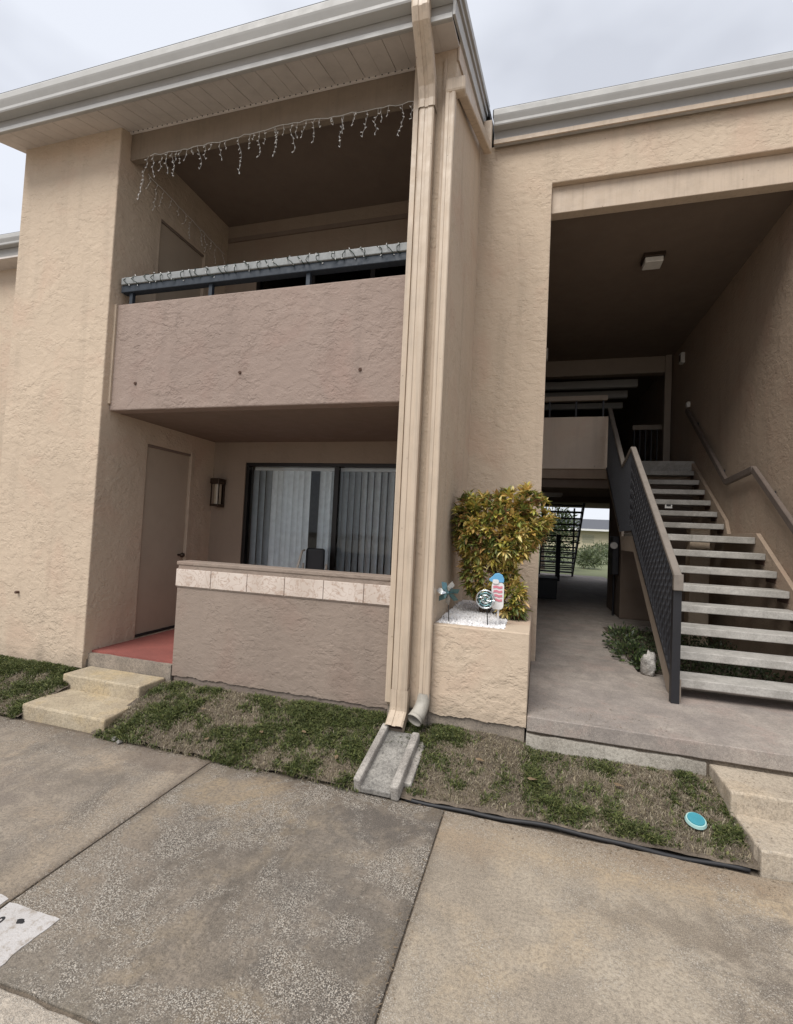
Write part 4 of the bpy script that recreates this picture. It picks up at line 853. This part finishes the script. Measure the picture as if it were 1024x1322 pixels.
leaf_cloud('ground_cover', [((1.5 + .28 * i, 5.85 + .45 * j, .36), (.3, .35, .16)) for i in range(4) for j in range(5)], 5200, 'shade', GR + [(.11, .14, .07)], .05, .022, None, lambda p: p.z > .33 and 1.15 < p.x < 2.58 and 5.58 < p.y < 8.5)
bm = bmesh.new(); bmesh.ops.create_icosphere(bm, subdivisions=3, radius=1.0)
for v in bm.verts:
    n_ = noise.noise(v.co * 1.7) * .4 + noise.noise(v.co * 4) * .22; v.co = v.co * (1 + n_); v.co = Vector((v.co.x * .07 + 1.185, v.co.y * .08 + 5.47, max(.405, v.co.z * .135 + .51)))
smooth(obj('white_rock', bm, 'rock', None, (1.20, 5.42, .405), label='pale rock with dark cracks standing on the walkway beside the stair foot', cat='rock'))

# grass blades, thick in some clumps and bare in others
def grass(regions, total):
    V, F, C = [], [], []
    GC = [(.085, .115, .028), (.13, .155, .04), (.058, .075, .02), (.18, .19, .065), (.08, .095, .03)]; BC = [(.34, .285, .19), (.26, .215, .14), (.44, .385, .28), (.20, .16, .105)]
    areas = [(x1 - x0) * (y1 - y0) * k for (x0, x1, y0, y1, k) in regions]; A = sum(areas)
    for (x0, x1, y0, y1, kk), a in zip(regions, areas):
        for _ in range(int(total * a / A)):
            x, y = uni(x0, x1), uni(y0, y1); g = noise.noise((x * 2.6, y * 3.2, 4.2)) + .6 * noise.noise((x * 8, y * 8, 1.2)) + .35 * noise.noise((x * 19, y * 19, 7))
            if x > -.8: g -= .04
            elif x < -4: g += .3
            else: g += -.06 + .30 * (1 if x > -1.6 else (.5 if x < -2.7 else .0))
            dens = .50 + g
            if uni(0, 1) > max(.42, dens): continue
            if y < 3.09 + .03 * noise.noise((x * 5, 0, 0)) and uni(0, 1) < .6: continue
            green = uni(-.42, .42) + g * 1.3 > 0.0; h = (uni(.012, .042) if green else uni(.010, .036)) * (1 + max(0, g) * .5)
            if x > -.8 and y > 3.75: h *= .6
            col = random.choice(GC if green else BC); k = uni(.7, 1.25); col = tuple(c * k for c in col)
            an = uni(0, 2 * PI); w_ = (uni(.002, .0045) if uni(0, 1) < .9 else uni(.006, .010)) if green else uni(.001, .0026); dx, dy = math.cos(an), math.sin(an); lean = uni(.2, 1.5) * h; la = an + uni(.8, 2.3); lx, ly = math.cos(la) * lean, math.sin(la) * lean
            z = lawn_h(x, y) - .003; b = len(V)
            V += [(x - dx * w_, y - dy * w_, z), (x + dx * w_, y + dy * w_, z), (x + dx * w_ * .8 + lx * .45, y + dy * w_ * .8 + ly * .45, z + h * .62), (x - dx * w_ * .8 + lx * .45, y - dy * w_ * .8 + ly * .45, z + h * .62), (x + lx, y + ly, z + h * .8)]
            F += [(b, b + 1, b + 2, b + 3), (b + 3, b + 2, b + 4)]; c2 = tuple(c * .8 for c in col); C += [(*c2, 1)] * 2 + [(*col, 1)] * 3
    me = bpy.data.meshes.new('grass'); me.from_pydata(V, [], F); ca = me.color_attributes.new('Col', 'FLOAT_COLOR', 'POINT'); ca.data.foreach_set('color', np.array(C, 'f').ravel())
    obj('lawn_grass', me, 'grass', None, label='short patchy green and brown grass in the strips before the building', cat='grass', kind='stuff')
grass([(-5.9, -4.17, 3.07, 3.80, 1.0), (-3.31, -1.05, 3.05, 3.87, 1.0), (-1.05, -.72, 3.5, 3.8, .8), (-.74, 1.22, 3.12, 3.81, 1.1)], 190000)
# a few fallen leaves and paper scraps
bm = bmesh.new()
def scrap(bm, x, y, z, s, a):
    pts = [(1, 0, .15), (.35, .5, .05), (-.4, .42, .2), (-1, 0, .1), (-.45, -.4, .0), (.4, -.45, .18)]; c, sn = math.cos(a), math.sin(a)
    vs = [bm.verts.new((x + s * (u * c - v * sn), y + s * (u * sn + v * c), z + s * w_)) for u, v, w_ in pts]; bm.faces.new(vs)
LL = ['dry tan leaf in the middle of the left lawn strip', 'dry tan leaf between the middle leaf and the downspouts', 'dry leaf near the parking slab edge by the porch steps', 'dry tan leaf in the right lawn just before the planter', 'dry leaf close to the knee wall beside the porch steps', 'dry leaf in the grass just left of the splash block', 'dry tan leaf in the right lawn next to the splash block', 'dry tan leaf in the middle of the right lawn strip']
for k, (x, y) in enumerate(((-1.98, 3.36), (-1.66, 3.45), (-2.35, 3.2), (.05, 3.4), (-2.62, 3.5), (-1.3, 3.25), (-.3, 3.45), (.6, 3.5))):
    b_ = bmesh.new(); s = uni(.018, .04); scrap(b_, 0, 0, 0, s, uni(0, 6)); bmesh.ops.solidify(b_, geom=b_.faces[:], thickness=.001)
    o = obj('fallen_leaf', b_, 'deadleaf', None, (0, 0, 0), label=LL[k], cat='leaf', group='dry leaves in the grass'); o.location = (x, y, lawn_h(x, y) + .035)
bm.free()
V, F = [], []
for _ in range(1500):
    t = random.random()
    if t < .62: x, y = uni(-5.5, 2.2), 3.08 - abs(random.gauss(0, .06)); z = .002
    elif t < .8: x, y = random.choice((-2.21, -.478)) + random.gauss(0, .018), uni(1.4, 3.08); z = .002
    elif t < .9: x, y, z = uni(1.25, 2.4), random.choice((3.13, 3.48)) + uni(0, .3), .135; z = .265 if y > 3.46 else .135
    else: x, y, z = uni(.05, 1.2), 3.82 + abs(random.gauss(0, .3)), .408
    if z < .1 and t < .62 and -4.17 < x < -3.27: y = min(y, 3.12)
    l = uni(.003, .013); w_ = uni(.001, .003); a = uni(0, 6.3); c, sn = math.cos(a), math.sin(a); b_ = len(V); hz = uni(.0005, .004)
    V += [(x + c * l, y + sn * l, z), (x - sn * w_, y + c * w_, z + hz), (x - c * l, y - sn * l, z + hz * .5), (x + sn * w_, y - c * w_, z + hz)]; F.append((b_, b_ + 1, b_ + 2, b_ + 3))
me = bpy.data.meshes.new('litter'); me.from_pydata(V, [], F)
obj('plant_litter', me, m_plain('dry litter', (.20, .15, .10), .9), None, label='scattered dry straw and leaf crumbs on the paving edges', cat='litter', kind='stuff')
for k, (x, y) in enumerate(((-3.10, 3.08), (-3.03, 3.05))):
    b_ = bmesh.new(); bmesh.ops.create_icosphere(b_, subdivisions=2, radius=1)
    for v in b_.verts: v.co = v.co * (1 + .35 * noise.noise(v.co * 2 + Vector((k * 5, 0, 0)))); v.co.z *= .6; v.co *= (.03, .022)[k]
    o = obj('concrete_chunk', b_, 'rock', None, (0, 0, 0), label=('larger', 'smaller')[k] + ' pale broken concrete chunk by the corner of the lower porch step', cat='stone', group='broken chunks by the porch steps'); o.location = (x, y, .015)

# ------------------------------------------------------------------ beyond the passage
tk = thing('exit_tree', 'dark leafy tree standing behind the left part of the far staircase', 'tree', (.6, 24, .26))
leaf_cloud('crown', [((.3 + uni(-1, 1), 24 + uni(-.6, .6), uni(1.6, 3.6)), (.8, .6, .7)) for _ in range(9)], 2600, 'shade', [(.05, .08, .025), (.08, .11, .04), (.04, .06, .02)], .22, .08, tk)
obj('trunk', tube(bmesh.new(), [(.5, 24, .2), (.45, 24, 1.2), (.4, 24, 2.6)], [.11, .08, .04], 8), 'bark', tk)
fb = thing('distant_house', 'low beige building with grey roof seen far beyond the passage exit', 'building', (9, 70, .3))
obj('wall', B(-14, 24, 70, 80, .2, 3.2), 'farwall', fb); obj('roof', prism('X', [(69, 3.25), (76, 4.9), (83, 3.25)], [], -15, 25), 'farroof', fb); obj('fascia', B(-15, 25, 68.9, 69.1, 3.05, 3.3), 'white', fb)
obj('window', B(6.5, 8, 69.93, 70.0, 1.4, 2.5), 'glass', fb)
for k, (x, y, s) in enumerate(((2.6, 27, 1.0), (3.9, 33, 1.4), (1.2, 30, 1.3), (5.2, 44, 1.6), (-.5, 36, 1.8), (7.2, 50, 1.4))):
    t = thing('garden_bush', ['low bright bush nearest the passage exit', 'wider green bush just behind the nearest one', 'bush behind the left side of the far stairs', 'round bush halfway to the distant house', 'tall bush hidden mostly by the far staircase', 'farthest small bush before the beige wall'][k], 'bush', (x, y, .26), 'bushes beyond the passage')
    leaf_cloud('foliage', [((x + s * .5 * uni(-1, 1), y + uni(-.5, .5), .26 + s * uni(.25, .6)), (s * .5, s * .5, s * .4)) for _ in range(6)], 900, 'shade', [(.10, .13, .06), (.14, .17, .08), (.07, .09, .04)], .22, .07, t, lambda p: p.z > .26)
    obj('stem', tube(bmesh.new(), [(x, y, .2), (x + .05, y, .5)], [.05, .03], 6), 'bark', t)
SC.render.engine = 'CYCLES'; SC.cycles.max_bounces = 8; SC.cycles.diffuse_bounces = 5; SC.cycles.transparent_max_bounces = 12
